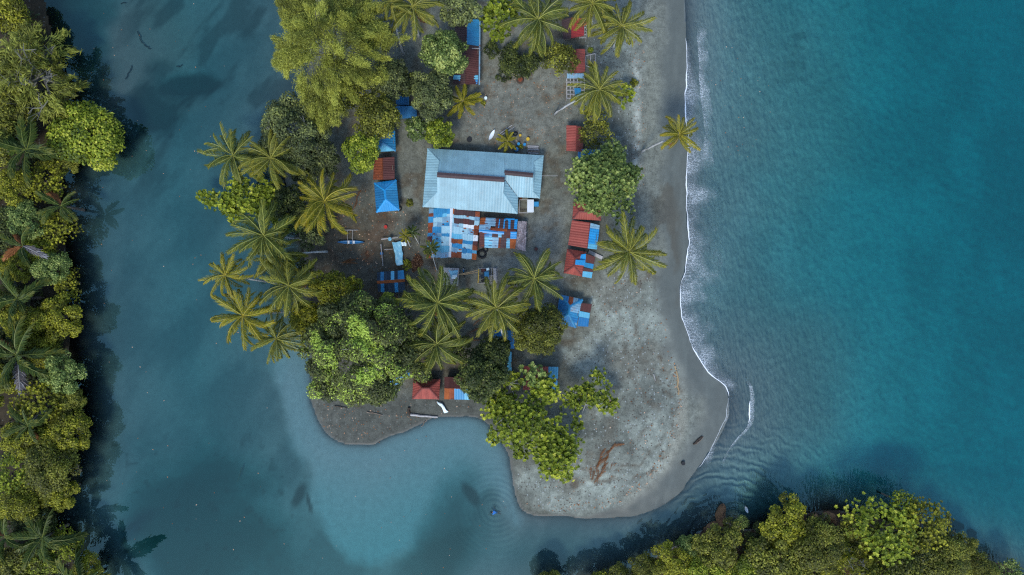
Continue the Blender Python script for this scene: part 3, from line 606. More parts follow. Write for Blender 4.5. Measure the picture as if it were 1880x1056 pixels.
GI = 'broadleaf trees of the village'
add_tree(608, 82, 116, 15, 'wispy', 'huge feathery yellow-green tree at the top left of the village', 'feather', 0.8, 130, 0.19, 1.6, 0.8, lobes=0.16, extra=[(590, 190, 45, 11), (660, 60, 34, 13), (652, 20, 46, 14), (530, 100, 35, 12), (545, 20, 45, 13)], name='casuarina_tree', twig=10, vshift=.04)
add_tree(714, 142, 44, 8, 'grey', 'small grey-green tree right beside the huge feathery tree', n=30, group=GI)
add_tree(538, 246, 76, 9, 'grey', 'round grey-green tree with bare branches at its centre, above the two left palms', n=76, rc=.22, twig=26, gaps=[(538, 236, 14)], group=GI, accents=[(505, 205, 8), (592, 212, 7), (530, 200, 5)], limbs=14, bark='branch')
add_tree(690, 212, 50, 9, 'olive', 'olive green tree overhanging the small blue hip roof', n=40, group=GI, vshift=.06)
add_tree(662, 278, 42, 9, 'lime', 'lime green tree left of the small blue hip roof', n=36, group=GI)
add_tree(815, 96, 48, 9, 'green', 'dense green tree beside the maroon roofed long shed', n=40, group=GI, accents=[(835, 100, 12), (808, 120, 9), (795, 85, 6)], vshift=-.02)
add_tree(842, 14, 42, 9, 'grey', 'grey-green tree over the upper end of the long shed', n=32, group=GI, vshift=.08)
add_tree(790, 170, 48, 8, 'grey', 'dusty grey-green tree left of the lower end of the long shed', n=40, group=GI, ls=.9)
add_tree(806, 243, 34, 6, 'lime', 'yellow speckled bushy tree above the left end of the big roof', n=28, group=GI, vshift=-.08)
add_tree(764, 235, 26, 6, 'green', 'small dark green tree left of the yellow speckled bush', n=20, group=GI)
add_tree(918, 30, 42, 8, 'lime', 'bright lime large-leaved tree between grey-green crown and top palm', 'rosette', n=30, group=GI, dens=1.3)
add_tree(945, 112, 52, 3.2, 'dark', 'dark green creeper mound in star shape at the top of the yard', 'leaf', 0.3, 30, .2, 1.0, .8, lobes=.55, name='creeper_mound', cat='shrub', vshift=.12, extra=[(925, 138, 16, 1.5), (965, 135, 12, 1.5), (905, 88, 20, 2.5), (990, 95, 22, 2.5)])
add_tree(1030, 106, 36, 7, 'olive', 'olive small-leaved tree between top palm and dark red roof', n=30, dens=.75, group=GI, vshift=-.04)
add_tree(1094, 234, 44, 6, 'olive', 'thin olive tree beside the red roof below the leaning palm', n=34, rc=.22, dens=.5, group=GI, twig=6, lobes=.3)
add_tree(1106, 336, 72, 9, 'green', 'large round green tree at the right side of the village', 'rosette', n=90, rc=.19, group=GI, ls=.72, dens=2.3, vshift=.12, extra=[(1160, 318, 20, 6), (1125, 285, 26, 7)])
add_tree(1148, 172, 28, 3.5, 'lime', 'low lime shrub at the sand edge behind the leaning palm', 'rosette', .5, 16, .25, .8, .9, name='beach_shrub', cat='shrub', lobes=.35)
add_tree(1165, 152, 9, 1.0, 'yellow', 'tiny yellow-green shrub alone on the pale sand edge', 'leaf', .5, 8, .4, 1, .7, name='beach_shrub', cat='shrub')
add_tree(478, 368, 50, 6, 'lime', 'bright green sparse tree reaching out over the left water', 'rosette', .4, 44, .22, 1.3, .85, lobes=.35, extra=[(425, 372, 30, 4.5), (385, 365, 20, 4), (370, 358, 12, 3.5), (432, 398, 16, 4), (440, 340, 22, 5), (500, 390, 28, 5)], lean=(-4, 0), group=GI, twig=8)
add_tree(528, 372, 40, 7, 'dark', 'dark green tree between the sparse bright tree and the single palm', n=26, group=GI, vshift=.06)
add_tree(572, 432, 30, 5, 'grey', 'small dark grey-green bush below the single left palm', n=22, group=GI, twig=6, vshift=-.1)
add_tree(606, 532, 42, 7, 'yellow', 'mustard green tree above the great dome tree', n=34, group=GI, extra=[(650, 522, 18, 5), (560, 585, 34, 6)], vshift=-.10)
add_tree(628, 585, 52, 8, 'grey', 'dark grey-green tree behind the great dome tree', n=36, group=GI, twig=12, vshift=-.12, extra=[(675, 560, 22, 6)])
add_tree(662, 648, 110, 11, 'patch', 'great dome-shaped tree with lime patches at the lower left beach', 'leaf', .75, 110, .17, 1.0, .95, lobes=.08, twig=40, accents=[(655, 600, 17), (662, 618, 20), (678, 640, 15), (648, 585, 9), (582, 630, 12), (578, 615, 9), (605, 655, 8), (612, 670, 8), (672, 690, 16), (692, 682, 12), (655, 694, 10), (604, 640, 6), (700, 640, 5)], gaps=[(632, 672, 15), (650, 690, 7)], name='dome_tree', limbs=20, bark='branch', extra=[(735, 660, 40, 8), (745, 620, 36, 8), (600, 700, 34, 9), (690, 712, 34, 8)])
add_tree(712, 560, 24, 6, 'lime', 'pale lime tree just below the navy striped roof', n=22, group=GI, ls=.9, vshift=.16)
add_tree(738, 580, 20, 5, 'grey', 'small grey-green bush between pale lime tree and large palm', n=14, group=GI, twig=5)
add_tree(990, 606, 55, 8, 'olive', 'dense dark olive tree left of the blue hut on the gravel', n=54, rc=.23, group=GI, ls=.85, vshift=-.08)
add_tree(886, 692, 52, 9, 'dark', 'dark green tree right of the lower red hip roof', n=50, rc=.25, group=GI, vshift=.16, extra=[(905, 650, 36, 7)])
add_tree(980, 690, 34, 7, 'green', 'bright green tree half covering the red and blue shed', 'rosette', .6, 24, .24, 1.1, .9, group=GI, vshift=.12, lobes=.3)
add_tree(965, 775, 72, 8, 'lime', 'wide spreading bright green tree at the water edge of the spit', 'rosette', .4, 60, .2, 1.25, .85, lobes=.35, extra=[(920, 745, 34, 6), (905, 805, 16, 4), (1020, 830, 48, 6), (1035, 870, 22, 4.5), (955, 830, 20, 4), (1000, 720, 30, 7), (940, 700, 22, 6)], group=GI, twig=30, vshift=-.12, limbs=22, bark='branch')
add_tree(1085, 725, 44, 6, 'lime', 'light green open branched tree reaching over the gravel spit', 'rosette', .4, 28, .22, 1.0, .85, lobes=.4, extra=[(1098, 690, 18, 6), (1115, 740, 26, 5), (1055, 735, 28, 6), (1060, 780, 18, 4)], group=GI, twig=26, vshift=-.08, limbs=16, bark='branch')
add_tree(744, 152, 28, 6, 'dark', 'dark shrubby crown between the small grey-green tree and the dusty tree', n=20, group=GI, vshift=.1)
add_tree(640, 170, 34, 7, 'olive', 'olive crown at the foot of the huge feathery tree', n=24, group=GI, vshift=-.08)
add_tree(588, 300, 34, 6, 'grey', 'grey-green crown on the right shoulder of the round bare-centred tree', n=26, group=GI)
add_tree(556, 318, 26, 5, 'dark', 'dark crown under the right one of the two neighbouring palms', n=18, group=GI, vshift=.08)
add_tree(540, 410, 28, 5, 'green', 'small green crown left of the dark grey-green bush', n=20, group=GI, vshift=-.12)
add_tree(560, 500, 26, 5, 'dark', 'dark crown behind the palm left of the mustard tree', n=18, group=GI, vshift=.08)
add_tree(775, 690, 22, 3, 'dark', 'low dark bush behind the lower red hip roof', n=14, group=GI, vshift=.08)
add_tree(845, 640, 30, 4, 'dark', 'low dark bush left of the dark green tree', n=18, group=GI, vshift=.06)
add_tree(694, 66, 34, 7, 'dark', 'dark shaded tree left of the curved white palm trunk', n=24, group=GI)

# trees of the two far banks share a few crowns
def bank_proto(style, n, rc, dens, ls, seed, hz=.65, lobes=.2, twig=0):
    rs = np.random.RandomState(seed); cl = dome_clumps(1.0 * 5, 5 * hz, n, rs, rc, 0.0, lobes)
    V, A = clump_leaves(cl, rs, style, dens, ls); return V, A, cl, limbs_mesh((0, 0, -6.0), (0, 0, 0.4), cl, rs, .22, 9, twig)
PROTO = {'a': bank_proto('leaf', 40, .24, 1.0, 1.0, 1), 'b': bank_proto('leaf', 46, .21, .9, .85, 2, .6, .3), 'c': bank_proto('rosette', 46, .22, 2.0, .56, 3, .55, .3),
         'd': bank_proto('leaf', 36, .28, .8, .8, 4, .7, .25, 8), 'w': bank_proto('feather', 60, .20, 1.0, 1.0, 5, .6, .3, 34)}
_pm = {}
M['barkgrey'] = mat_plain('dull_branch', (0.16, 0.155, 0.13), .9, .3, 2.0)
def bank_tree(px, py, rpx, zc, pal, proto, label, group, seed, name='bank_tree'):
    key = (proto, pal)
    if key not in _pm:
        V, A, cl, lb = PROTO[proto]
        tm = lb.build('trunk', M['barkgrey' if proto == 'w' else 'barkdark']); tme = tm.data; bpy.data.objects.remove(tm)
        _pm[key] = (np_mesh('crown', V, np.arange(len(V)).reshape(-1, 4), LM[pal], A), tme)
    cm, tm = _pm[key]; rs = random.Random(seed); c = P(px, py, zc); R = rpx * S * (H - zc) / H; s = R / 5
    gz = ground_z(c.x, c.y); root = thing(name, label, 'tree', (c.x, c.y, max(gz, -0.6)), group); z = zc - R * .3 - root.location.z
    o = link('crown', cm, root, (0, 0, z)); o.scale = (s * rs.uniform(.93, 1.07), s * rs.uniform(.93, 1.07), s); o.rotation_euler.z = rs.uniform(0, 6.28)
    t = link('trunk', tm, root, (0, 0, z)); t.scale = (s, s, s if z / s < 5.5 else z / 5.5); t.rotation_euler.z = o.rotation_euler.z
GL = 'trees on the left bank'
LB = [(8, 12, 46, 6, 'yellow', 'a', 'yellow-green tree in the top left corner'),
 (50, 130, 96, 8, 'wispy', 'w', 'big wispy olive tree with pale bare branches on the left bank'),
 (152, 250, 66, 5.5, 'lime', 'a', 'bright lime tree leaning far over the water from the left bank'),
 (78, 335, 46, 5.5, 'yellow', 'c', 'yellow-green rosette-leaved tree below the left bank lime tree'),
 (18, 345, 44, 6, 'yellow', 'b', 'olive yellow tree at left edge below the broad-leaved palm'),
 (98, 420, 42, 5, 'yellow', 'c', 'lime-yellow shrubby tree on left bank below the small palm with grey frond'),
 (40, 405, 40, 6, 'green', 'b', 'mid-green tree at left edge above the dead brown frond'),
 (92, 492, 36, 5, 'green', 'a', 'small soft green tree on left bank by the dark palm reflection'),
 (20, 490, 36, 6, 'yellow', 'b', 'small yellow tree at left edge beside the dead brown frond'),
 (100, 582, 52, 6, 'yellow', 'b', 'mustard green fine-leaved tree halfway down the left bank'),
 (40, 590, 40, 6, 'yellow', 'a', 'mustard tree at left edge above the large star palm'),
 (112, 686, 46, 6, 'green', 'b', 'dull green round tree bulging over the water on the left bank'),
 (75, 742, 56, 6, 'yellow', 'c', 'yellow loose-leaved tree under the dull green round tree'),
 (118, 795, 46, 5.5, 'yellow', 'a', 'yellow-olive tree at the water edge in lower left'),
 (35, 810, 44, 6.5, 'yellow', 'b', 'olive tree at left edge around the small palm'),
 (88, 858, 56, 6.5, 'olive', 'd', 'olive branching tree above the lower left inlet'),
 (18, 880, 46, 6.5, 'lime', 'c', 'pale lime tree at left edge above the lower left inlet'),
 (108, 905, 38, 5.5, 'yellow', 'b', 'rounded yellow-olive tree at the inlet of the left bank'),
 (35, 925, 44, 6, 'yellow', 'd', 'mustard tree at left edge beside the inlet'),
 (122, 1000, 34, 4.5, 'lime', 'c', 'small lime tree beside the lowest palm of the left bank'),
 (155, 1046, 30, 4.5, 'yellow', 'a', 'low yellow-olive bush at the bottom edge beside the water'),
 (30, 1040, 50, 5.5, 'olive', 'a', 'olive tree in the bottom left corner'),
 (-30, 250, 60, 7, 'olive', 'a', 'olive tree cut by the left edge beside the broad-leaved palm'),
 (-30, 700, 60, 7, 'yellow', 'b', 'mustard tree cut by the left edge beside the star palm')]
LB += [(62, 460, 36, 4.5, 'lime', 'b', 'small lime crown filling the gap above the dead brown frond'),
 (75, 640, 40, 5, 'yellow', 'd', 'mustard crown between the fine-leaved tree and the star palm'),
 (120, 740, 34, 4.5, 'olive', 'a', 'low olive crown at the water edge under the dull green tree'),
 (120, 520, 30, 4, 'yellow', 'c', 'low yellow crown hanging over the water beside the dark palm reflection'),
 (110, 300, 34, 4, 'olive', 'b', 'low olive crown under the left bank lime tree'),
 (20, 200, 50, 6, 'olive', 'b', 'olive crown at left edge under the wispy tree'),
 (60, 960, 40, 5, 'dark', 'a', 'dark crown filling the inlet of the left bank'),
 (10, 640, 46, 5, 'dark', 'b', 'dark crown at left edge behind the star palm'),
 (5, 420, 46, 5, 'dark', 'a', 'dark crown at left edge behind the dead fronds'),
 (8, 560, 40, 5, 'olive', 'd', 'olive crown at left edge behind the pointed palm'),
 (70, 1030, 44, 4.5, 'lime', 'b', 'lime crown below the lowest broad palm')]
for i, (a, b, r, z, p, pr, l) in enumerate(LB): bank_tree(a, b, r * 1.1, z, p, pr, l, GL, i)
GR = 'trees on the lower right bank'
RB = [(1186, 1046, 34, 5, 'olive', 'd', 'small olive tree at the left end of the lower right bank'),
 (1238, 1032, 42, 6, 'yellow', 'b', 'mustard tree second from the left on the lower right bank'),
 (1290, 1060, 46, 6, 'lime', 'a', 'pale lime tree cut by the bottom edge right of the mustard tree'),
 (1322, 1008, 52, 6.5, 'olive', 'b', 'olive tree behind the slanted brown rocks'),
 (1376, 1052, 40, 6, 'lime', 'a', 'small pale tree left of the bare brown gully'),
 (1448, 968, 54, 7, 'yellow', 'b', 'yellow-olive tree nearest the sea left of the rounded rocks'),
 (1428, 1030, 56, 7, 'olive', 'a', 'dark olive tree right of the brown gully'),
 (1506, 1006, 58, 8, 'olive', 'd', 'olive tree with bare twigs below the rounded rocks'),
 (1556, 1044, 60, 8, 'yellow', 'w', 'feathery olive tree at bottom edge under the bright lime crown'),
 (1632, 985, 76, 9, 'lime', 'c', 'large bright lime crown reaching furthest out on the lower right bank'),
 (1700, 965, 58, 8, 'yellow', 'c', 'yellow tree right of the large bright lime crown'),
 (1732, 1030, 56, 6.5, 'olive', 'd', 'grey-olive tree at the right shoulder of the lower right bank'),
 (1640, 1070, 60, 8, 'olive', 'a', 'olive tree cut by the bottom edge below the lime crown'),
 (1800, 1046, 36, 4.5, 'olive', 'd', 'sparse olive shrub-tree near the lower right corner'),
 (1856, 1052, 32, 4, 'green', 'c', 'small green sparse tree in the lower right corner'),
 (1480, 1075, 60, 7, 'olive', 'b', 'olive tree cut by the bottom edge below the twiggy tree'),
 (1362, 960, 16, 3.5, 'green', 'c', 'thin green sapling standing beside the slanted brown rocks')]
RB += [(1010, 1088, 40, 5, 'olive', 'a', 'olive crown just showing at the bottom edge below the swimmer'),
 (1090, 1090, 46, 6, 'yellow', 'b', 'mustard crown cut by the bottom edge left of the small olive tree'),
 (1140, 1070, 36, 5, 'olive', 'd', 'twiggy olive crown at the bottom edge beside the small olive tree'),
 (1270, 1010, 30, 4.5, 'green', 'a', 'low green crown between the mustard tree and the slanted rocks'),
 (1400, 990, 36, 4.5, 'dark', 'b', 'dark low crown at the head of the brown gully'),
 (1580, 985, 46, 6, 'olive', 'b', 'olive crown left of the large bright lime crown'),
 (1690, 1020, 50, 6, 'dark', 'a', 'dark crown under the yellow tree of the lower right bank'),
 (1770, 1010, 34, 4, 'olive', 'b', 'low olive crown nearest the sunken rocks'),
 (1660, 930, 34, 7, 'lime', 'c', 'small lime crown at the top of the lower right bank')]
for i, (a, b, r, z, p, pr, l) in enumerate(RB): bank_tree(a, b, r * 1.08, z, p, pr, l, GR, 100 + i)

# palms
FM = {}
def mat_frond(name, stops, rib): return [mat_leaf(name, stops, .25, .5, .16), mat_plain(name + '_rib', rib, .5, .15, 2, orand=.1)]
FMAT = {'coco': mat_frond('coconut_frond', [(0, (.060, .072, .012)), (.5, (.140, .150, .018)), (1, (.30, .25, .022))], (.29, .28, .055)),
        'gold': mat_frond('golden_frond', [(0, (.080, .088, .008)), (.5, (.20, .19, .012)), (1, (.38, .27, .016))], (.37, .31, .045)),
        'deep': mat_frond('deep_green_frond', [(0, (.045, .062, .012)), (.5, (.100, .125, .018)), (1, (.25, .22, .022))], (.27, .28, .06)),
        'broad': mat_frond('broad_frond', [(0, (.022, .042, .010)), (.5, (.052, .082, .014)), (1, (.14, .13, .016))], (.13, .16, .03)),
        'dead': [M['deadleaf'], M['deadleaf']],
        'greyed': [mat_leaf('greyed_frond', [(0, (.06, .05, .045)), (.5, (.13, .12, .12)), (1, (.22, .22, .23))], .1, .8), M['woodpale']]}
def frond_mesh(kind, droop, seed, Ln=5.0, npair=44, wide=0.10, lmax=0.95, sweep=(60, 34), hang=.62):
    key = (kind, droop, seed, wide, lmax)
    if key in FM: return FM[key]
    rs = np.random.RandomState(seed * 31 + int(droop * 100)); b = MB(); K = 12; pts = [Vector((0, 0, 0))]; th = 0; side = 0.15 * rs.randn()
    for i in range(K):
        t = (i + .5) / K; th = -droop * t ** 1.25
        pts.append(pts[-1] + Vector((math.cos(th) * math.cos(side * t * 3), math.sin(side * t * 3) * math.cos(th), math.sin(th))) * Ln / K)
    def at_(t):
        q = t * K; i = min(int(q), K - 1); return pts[i].lerp(pts[i + 1], q - i), (pts[i + 1] - pts[i]).normalized()
    b.tube(pts, [0.05 * (1 - .7 * i / K) + .01 for i in range(K + 1)], 4, mi=1)
    for i in range(npair):
        t = 0.10 + 0.90 * (i + .3 * rs.rand()) / npair; p, d = at_(min(t, .999)); prof = min(1, 0.35 + 2.6 * (t - .08)) * (1 - 0.55 * max(0, (t - .6) / .4) ** 1.8)
        ang = math.radians(lerp(sweep[0], sweep[1], t))
        for sgn in (-1, 1):
            s_ = Vector((-d.y, d.x, 0)).normalized() * sgn
            dr = d * math.cos(ang) + s_ * math.sin(ang) + Vector((0, 0, -hang * (.5 + .7 * rs.rand()))) + Vector(rs.randn(3)) * .07; dr.normalize()
            ll = lmax * prof * (.72 + .45 * rs.rand()); up = Vector((0, 0, 1)); w = dr.cross(up).normalized() * wide * .5
            m_ = p + dr * ll * .45 + Vector((0, 0, .05 * ll)); e = p + dr * ll + Vector((0, 0, -.14 * ll))
            v = float(np.clip(.30 + .40 * t ** 2.5 + .20 * rs.randn(), 0, 1)); b.add([p, m_ + w, e, m_ - w], [(0, 1, 2, 3)], 0, v)
    me_o = b.build('frond', FMAT[kind]); me = me_o.data; bpy.data.objects.remove(me_o); FM[key] = me; return me
def add_palm(px, py, rpx, zc, label, base=None, kind='coco', n=20, seed=0, group='coconut palms of the village', name='coconut_palm', young=False, gz=None, el=(64, -26), nuts=True, trunk_r=.17):
    rs = random.Random(seed * 97 + int(px)); c = P(px, py, zc); R = rpx * S * (H - zc) / H
    b_ = P(base[0], base[1], .5) if base else Vector((c.x, c.y, 0)); g = ground_z(b_.x, b_.y); b_.z = max(g, -.8)
    root = thing(name, label, 'palm', b_, group)
    tb = MB(); top = c - b_; pts = []; rad = []
    ht = top.z
    for i in range(9):
        t = i / 8; q = Vector((top.x * (t ** 1.35), top.y * (t ** 1.35), ht * (1 - (1 - t) ** 1.12)))
        pts.append(q); rad.append(trunk_r * (1.75 if i == 0 else 1.12 - .42 * t))
    pts[0].z -= .35; tb.tube(pts, rad, 8); tb.build('trunk', M['bark'], root, None, True)
    sc = R / 4.35
    for i in range(n):
        t = (i + .5) / n; e = math.radians(lerp(el[0], el[1], t ** .85) + rs.uniform(-7, 7)); az = i * 2.39996 + rs.uniform(-.22, .22) + seed
        me = frond_mesh(kind, (.7, 1.1, 1.5)[rs.randrange(3)], rs.randrange(5)) if not young else frond_mesh(kind, .9, rs.randrange(3), 5.0, 26, .34, 1.25)
        if not young and i >= n - 2 and seed % 2 == 0: me = frond_mesh('dead', 1.5, 0); e = math.radians(-38)
        o = link('frond', me, root, top + Vector((0, 0, -.25 * t))); o.rotation_euler = (rs.uniform(-.75, .75), -e, az); s_ = sc * rs.uniform(.78, 1.12) * (.86 if i < 3 else 1); o.scale = (s_, s_, s_)
    if nuts and not young:
        nb = MB()
        for i in range(9):
            a = rs.uniform(0, 6.28); q = top + Vector((math.cos(a) * .35, math.sin(a) * .35, -.35 - .3 * rs.random()))
            nb.tube([q + Vector((0, 0, -.15)), q + Vector((0, 0, -.08)), q + Vector((0, 0, .08)), q + Vector((0, 0, .15))], [.04, .13, .13, .04], 6, 0, .5)
        nb.build('coconut_cluster', M['nut'], root)
    return root
M['nut'] = mat_plain('green_coconut', (.13, .12, .02), .5, .2, 3)
PALMS = [
 (428, 285, 52, 11, 'leftmost of the two neighbouring palms over the left water', (520, 300), 'deep', 22),
 (497, 291, 52, 11, 'right one of the two neighbouring palms above the sparse bright tree', (545, 305), 'coco', 21),
 (596, 370, 57, 10, 'single golden tipped palm standing left of the small blue hip roofs', (610, 405), 'gold', 20),
 (484, 433, 56, 12, 'palm over the left water just below the sparse bright tree', (560, 440), 'deep', 23),
 (508, 470, 48, 9.5, 'palm on a pale leaning trunk tucked under its upper neighbour', (600, 462), 'coco', 16),
 (413, 505, 38, 12, 'smallest palm reaching furthest left over the water', (545, 525), 'gold', 17),
 (446, 580, 52, 12, 'yellowest palm at the left edge of the village water side', (548, 570), 'gold', 21),
 (530, 525, 54, 12, 'palm left of the mustard green tree', (580, 530), 'coco', 20),
 (507, 622, 46, 10, 'lowest palm on the left water side beside the great dome tree', (572, 610), 'coco', 19),
 (803, 556, 64, 11, 'largest palm in front of the tarp-covered table', (800, 560), 'deep', 21),
 (802, 632, 52, 9, 'palm above the lower red hip roof', (805, 640), 'deep', 18),
 (912, 566, 56, 11, 'palm with pale trunk standing over the deep blue roof', (929, 640), 'coco', 20),
 (981, 512, 52, 9, 'palm in the yard below the patched roofs', (983, 517), 'deep', 19),
 (1155, 462, 57, 10, 'big palm beside the red roofs on the right beach', (1140, 470), 'coco', 22),
 (1101, 165, 50, 12, 'palm on a long leaning grey trunk in the upper yard', (1018, 211), 'coco', 19),
 (1247, 247, 37, 8, 'lone beach palm leaning out over the surf', (1178, 279), 'gold', 16),
 (988, 36, 56, 11, 'palm at the top edge over the upper yard', (980, 75), 'deep', 21),
 (1088, 6, 50, 11, 'palm at the top edge above the scarlet roof', (1085, 50), 'coco', 18),
 (1141, 48, 48, 11, 'upper palm closest to the right beach', (1125, 90), 'coco', 19),
 (757, 12, 50, 13, 'palm at the top edge right of the curved white trunk', (770, 70), 'coco', 19),
 (718, 4, 34, 14, 'palm on a curved white trunk at the top edge', (741, 101), 'coco', 13),
]
for i, (a, b, r, z, l, bs, k, n) in enumerate(PALMS): add_palm(a, b, r * 1.06, z, l, bs, k, n + 10, i + 1)
GY_ = 'young palms in the yard'
add_palm(850, 186, 32, 3.2, 'young palm below the lower end of the long shed', (852, 180), 'gold', 12, 31, GY_, 'young_palm', True, el=(65, 5), trunk_r=.10)
add_palm(932, 259, 19, 2.4, 'yellow young palm in the garden patch behind the big roof', (932, 262), 'gold', 12, 32, GY_, 'young_palm', True, el=(65, 10), trunk_r=.09)
add_palm(745, 432, 12, 4.0, 'small yellow palm at the head of the crumpled tarp', (754, 453), 'gold', 16, 33, GY_, 'young_palm', True, el=(70, -10), trunk_r=.07)
add_palm(757, 425, 13, 4.2, 'small dark palm right behind the small yellow palm', (770, 448), 'broad', 15, 34, GY_, 'young_palm', True, el=(60, -20), trunk_r=.07)
add_palm(791, 456, 17, 5.0, 'small palm with a thin trunk against the patched white-blue roof', (803, 497), 'deep', 17, 35, GY_, 'young_palm', True, el=(60, -30), trunk_r=.07)
# broad-leaved palms of the left bank
def add_broad(px, py, rpx, zc, label, n, seed, dead=0):
    rs = random.Random(seed); c = P(px, py, zc); R = rpx * S * (H - zc) / H; g = max(ground_z(c.x, c.y), -.4)
    root = thing('broad_leaved_palm', label, 'palm', (c.x, c.y, g), 'broad-leaved palms of the left bank')
    tb = MB(); tb.tube([(0, 0, -.3), (0.1, 0, (zc - g) * .5), (0, 0, zc - g)], [.3, .24, .2], 7); tb.build('trunk', M['barkdark'], root)
    for i in range(n):
        t = (i + .5) / n; e = math.radians(lerp(60, 0, t) + rs.uniform(-8, 8)); az = i * 2.39996 + seed
        kd = 'dead' if i >= n - dead and i % 2 else ('greyed' if i >= n - dead else 'broad')
        me = frond_mesh(kd, .75, i % 2, 5.0, 40, .30, 1.15, (60, 24), .30)
        o = link('frond', me, root, (0, 0, zc - g)); o.rotation_euler = (rs.uniform(-.6, .6), -e, az); s_ = R / 4.6 * rs.uniform(.8, 1.1); o.scale = (s_, s_, s_)
for i, (a, b, r, z, l, n, d) in enumerate([
 (48, 275, 62, 7, 'big dark broad-leaved palm under the wispy tree on the left bank', 11, 1),
 (112, 378, 40, 6, 'small broad palm with a grey dead frond over the left water', 8, 1),
 (32, 548, 56, 7, 'broad green palm with pointed leaves at the left edge, mid-height', 9, 0),
 (32, 652, 66, 7.5, 'large star-shaped broad palm at the left edge', 11, 2),
 (52, 782, 44, 7, 'small broad palm with pale tips below the star-shaped palm', 9, 2),
 (78, 988, 60, 6.5, 'lowest broad palm beside the inlet of the left bank', 10, 0),
 (42, 452, 46, 6.5, 'broad palm with brown dead fronds at the left edge', 7, 4),
 (150, 1075, 70, 6, 'broad palm at the bottom edge with fronds over the water', 9, 0),
 (10, 985, 44, 6.5, 'broad palm at the left edge in the lower left corner', 8, 1)]): add_broad(a, b, r, z, l, n, i + 3, d)
# low growth under the bank trees
def undergrowth(sdarr, name, label, n, pal, seed, xr, yr):
    rs = np.random.RandomState(seed); pts = []
    while len(pts) < n:
        x = rs.uniform(*xr); y = rs.uniform(*yr); i = np.searchsorted(GX, x); j = np.searchsorted(GY, y)
        if 0 < i < len(GX) and 0 < j < len(GY) and sdarr[j, i] > 0.4: pts.append([x, y, ground_z(x, y) + .5, .7 + .7 * rs.rand(), .12 + .3 * rs.rand()])
    V, A = clump_leaves(pts, rs, 'leaf', .5, 1.5)
    tag(link(name, np_mesh(name, V, np.arange(len(V)).reshape(-1, 4), LM[pal], A)), label, 'undergrowth', None, 'stuff')
undergrowth(sdL, 'undergrowth', 'dark low undergrowth beneath the left bank trees', 420, 'dark', 3, (-100, -70), (-58, 58))
undergrowth(sdR, 'undergrowth', 'dark low undergrowth beneath the lower right trees', 260, 'dark', 4, (10, 92), (-58, -38))

# ------------------------------------------------------------------ buildings
def clip(poly, u, keep_greater):
    out = []; n = len(poly)
    for i in range(n):
        a, b = poly[i], poly[(i + 1) % n]; ia = (a[0] >= u) if keep_greater else (a[0] <= u); ib = (b[0] >= u) if keep_greater else (b[0] <= u)
        if ia: out.append(a)
        if ia != ib:
            t = (u - a[0]) / (b[0] - a[0]); out.append((u, a[1] + t * (b[1] - a[1])))
    return out
def sheet_from_poly(p2, to3, nrm, u0, u1, nrib, h, mat, parent, base, name='roof_sheet', lift=0.0):
    b = MB(); us = [lerp(u0, u1, k / nrib) for k in range(nrib + 1)]
    whole = clip(clip(p2, u0, True), u1, False)
    if len(whole) < 3: return None
    ar = abs(sum(whole[i][0] * whole[(i + 1) % len(whole)][1] - whole[(i + 1) % len(whole)][0] * whole[i][1] for i in range(len(whole)))) / 2
    if ar < 0.02: return None
    for k in range(nrib):
        f = clip(clip(p2, us[k], True), us[k + 1], False)
        if len(f) < 3: continue
        q = []
        for (u, v) in f:
            t = (u - us[k]) / (us[k + 1] - us[k]); hh = h * (t if k % 2 == 0 else 1 - t)
            q.append(to3(u, v) + nrm * (hh + lift))
        b.add(q, [tuple(range(len(q)))])
    w = [to3(u, v) + nrm * (lift - 0.03) for (u, v) in whole]; b.add(w, [tuple(range(len(w) - 1, -1, -1))])
    top = [to3(u, v) + nrm * lift for (u, v) in whole]; n = len(top)
    b.add(top + w, [(i, i + n, (i + 1) % n + n, (i + 1) % n) for i in range(n)])
    return b.build(name, mat, parent, base)
def slope(parent, base, pts, width, matf, name='roof_sheet', nrib=4, h=0.045, seed=0):
    """corrugated sheets laid side by side on a roof slope; pts[0]->pts[1] is the eave"""
    pts = [Vector(p) for p in pts]; u = (pts[1] - pts[0]).normalized()
    best = max(pts[2:], key=lambda p: ((p - pts[0]) - u * (p - pts[0]).dot(u)).length)
    v = (best - pts[0]); v = (v - u * v.dot(u)).normalized(); n = u.cross(v)
    if n.z < 0: n = -n
    p2 = [((p - pts[0]).dot(u), (p - pts[0]).dot(v)) for p in pts]; o = pts[0]
    to3 = lambda a, b_: o + u * a + v * b_
    lo, hi = min(p[0] for p in p2), max(p[0] for p in p2); cnt = max(1, round((hi - lo) / width)); rs = random.Random(seed)
    for i in range(cnt):
        m_ = matf(i, cnt) if callable(matf) else matf
        sheet_from_poly(p2, to3, n, lerp(lo, hi, i / cnt), lerp(lo, hi, (i + 1) / cnt) - .004, nrib, h, m_, parent, base, name, rs.uniform(0, .018))
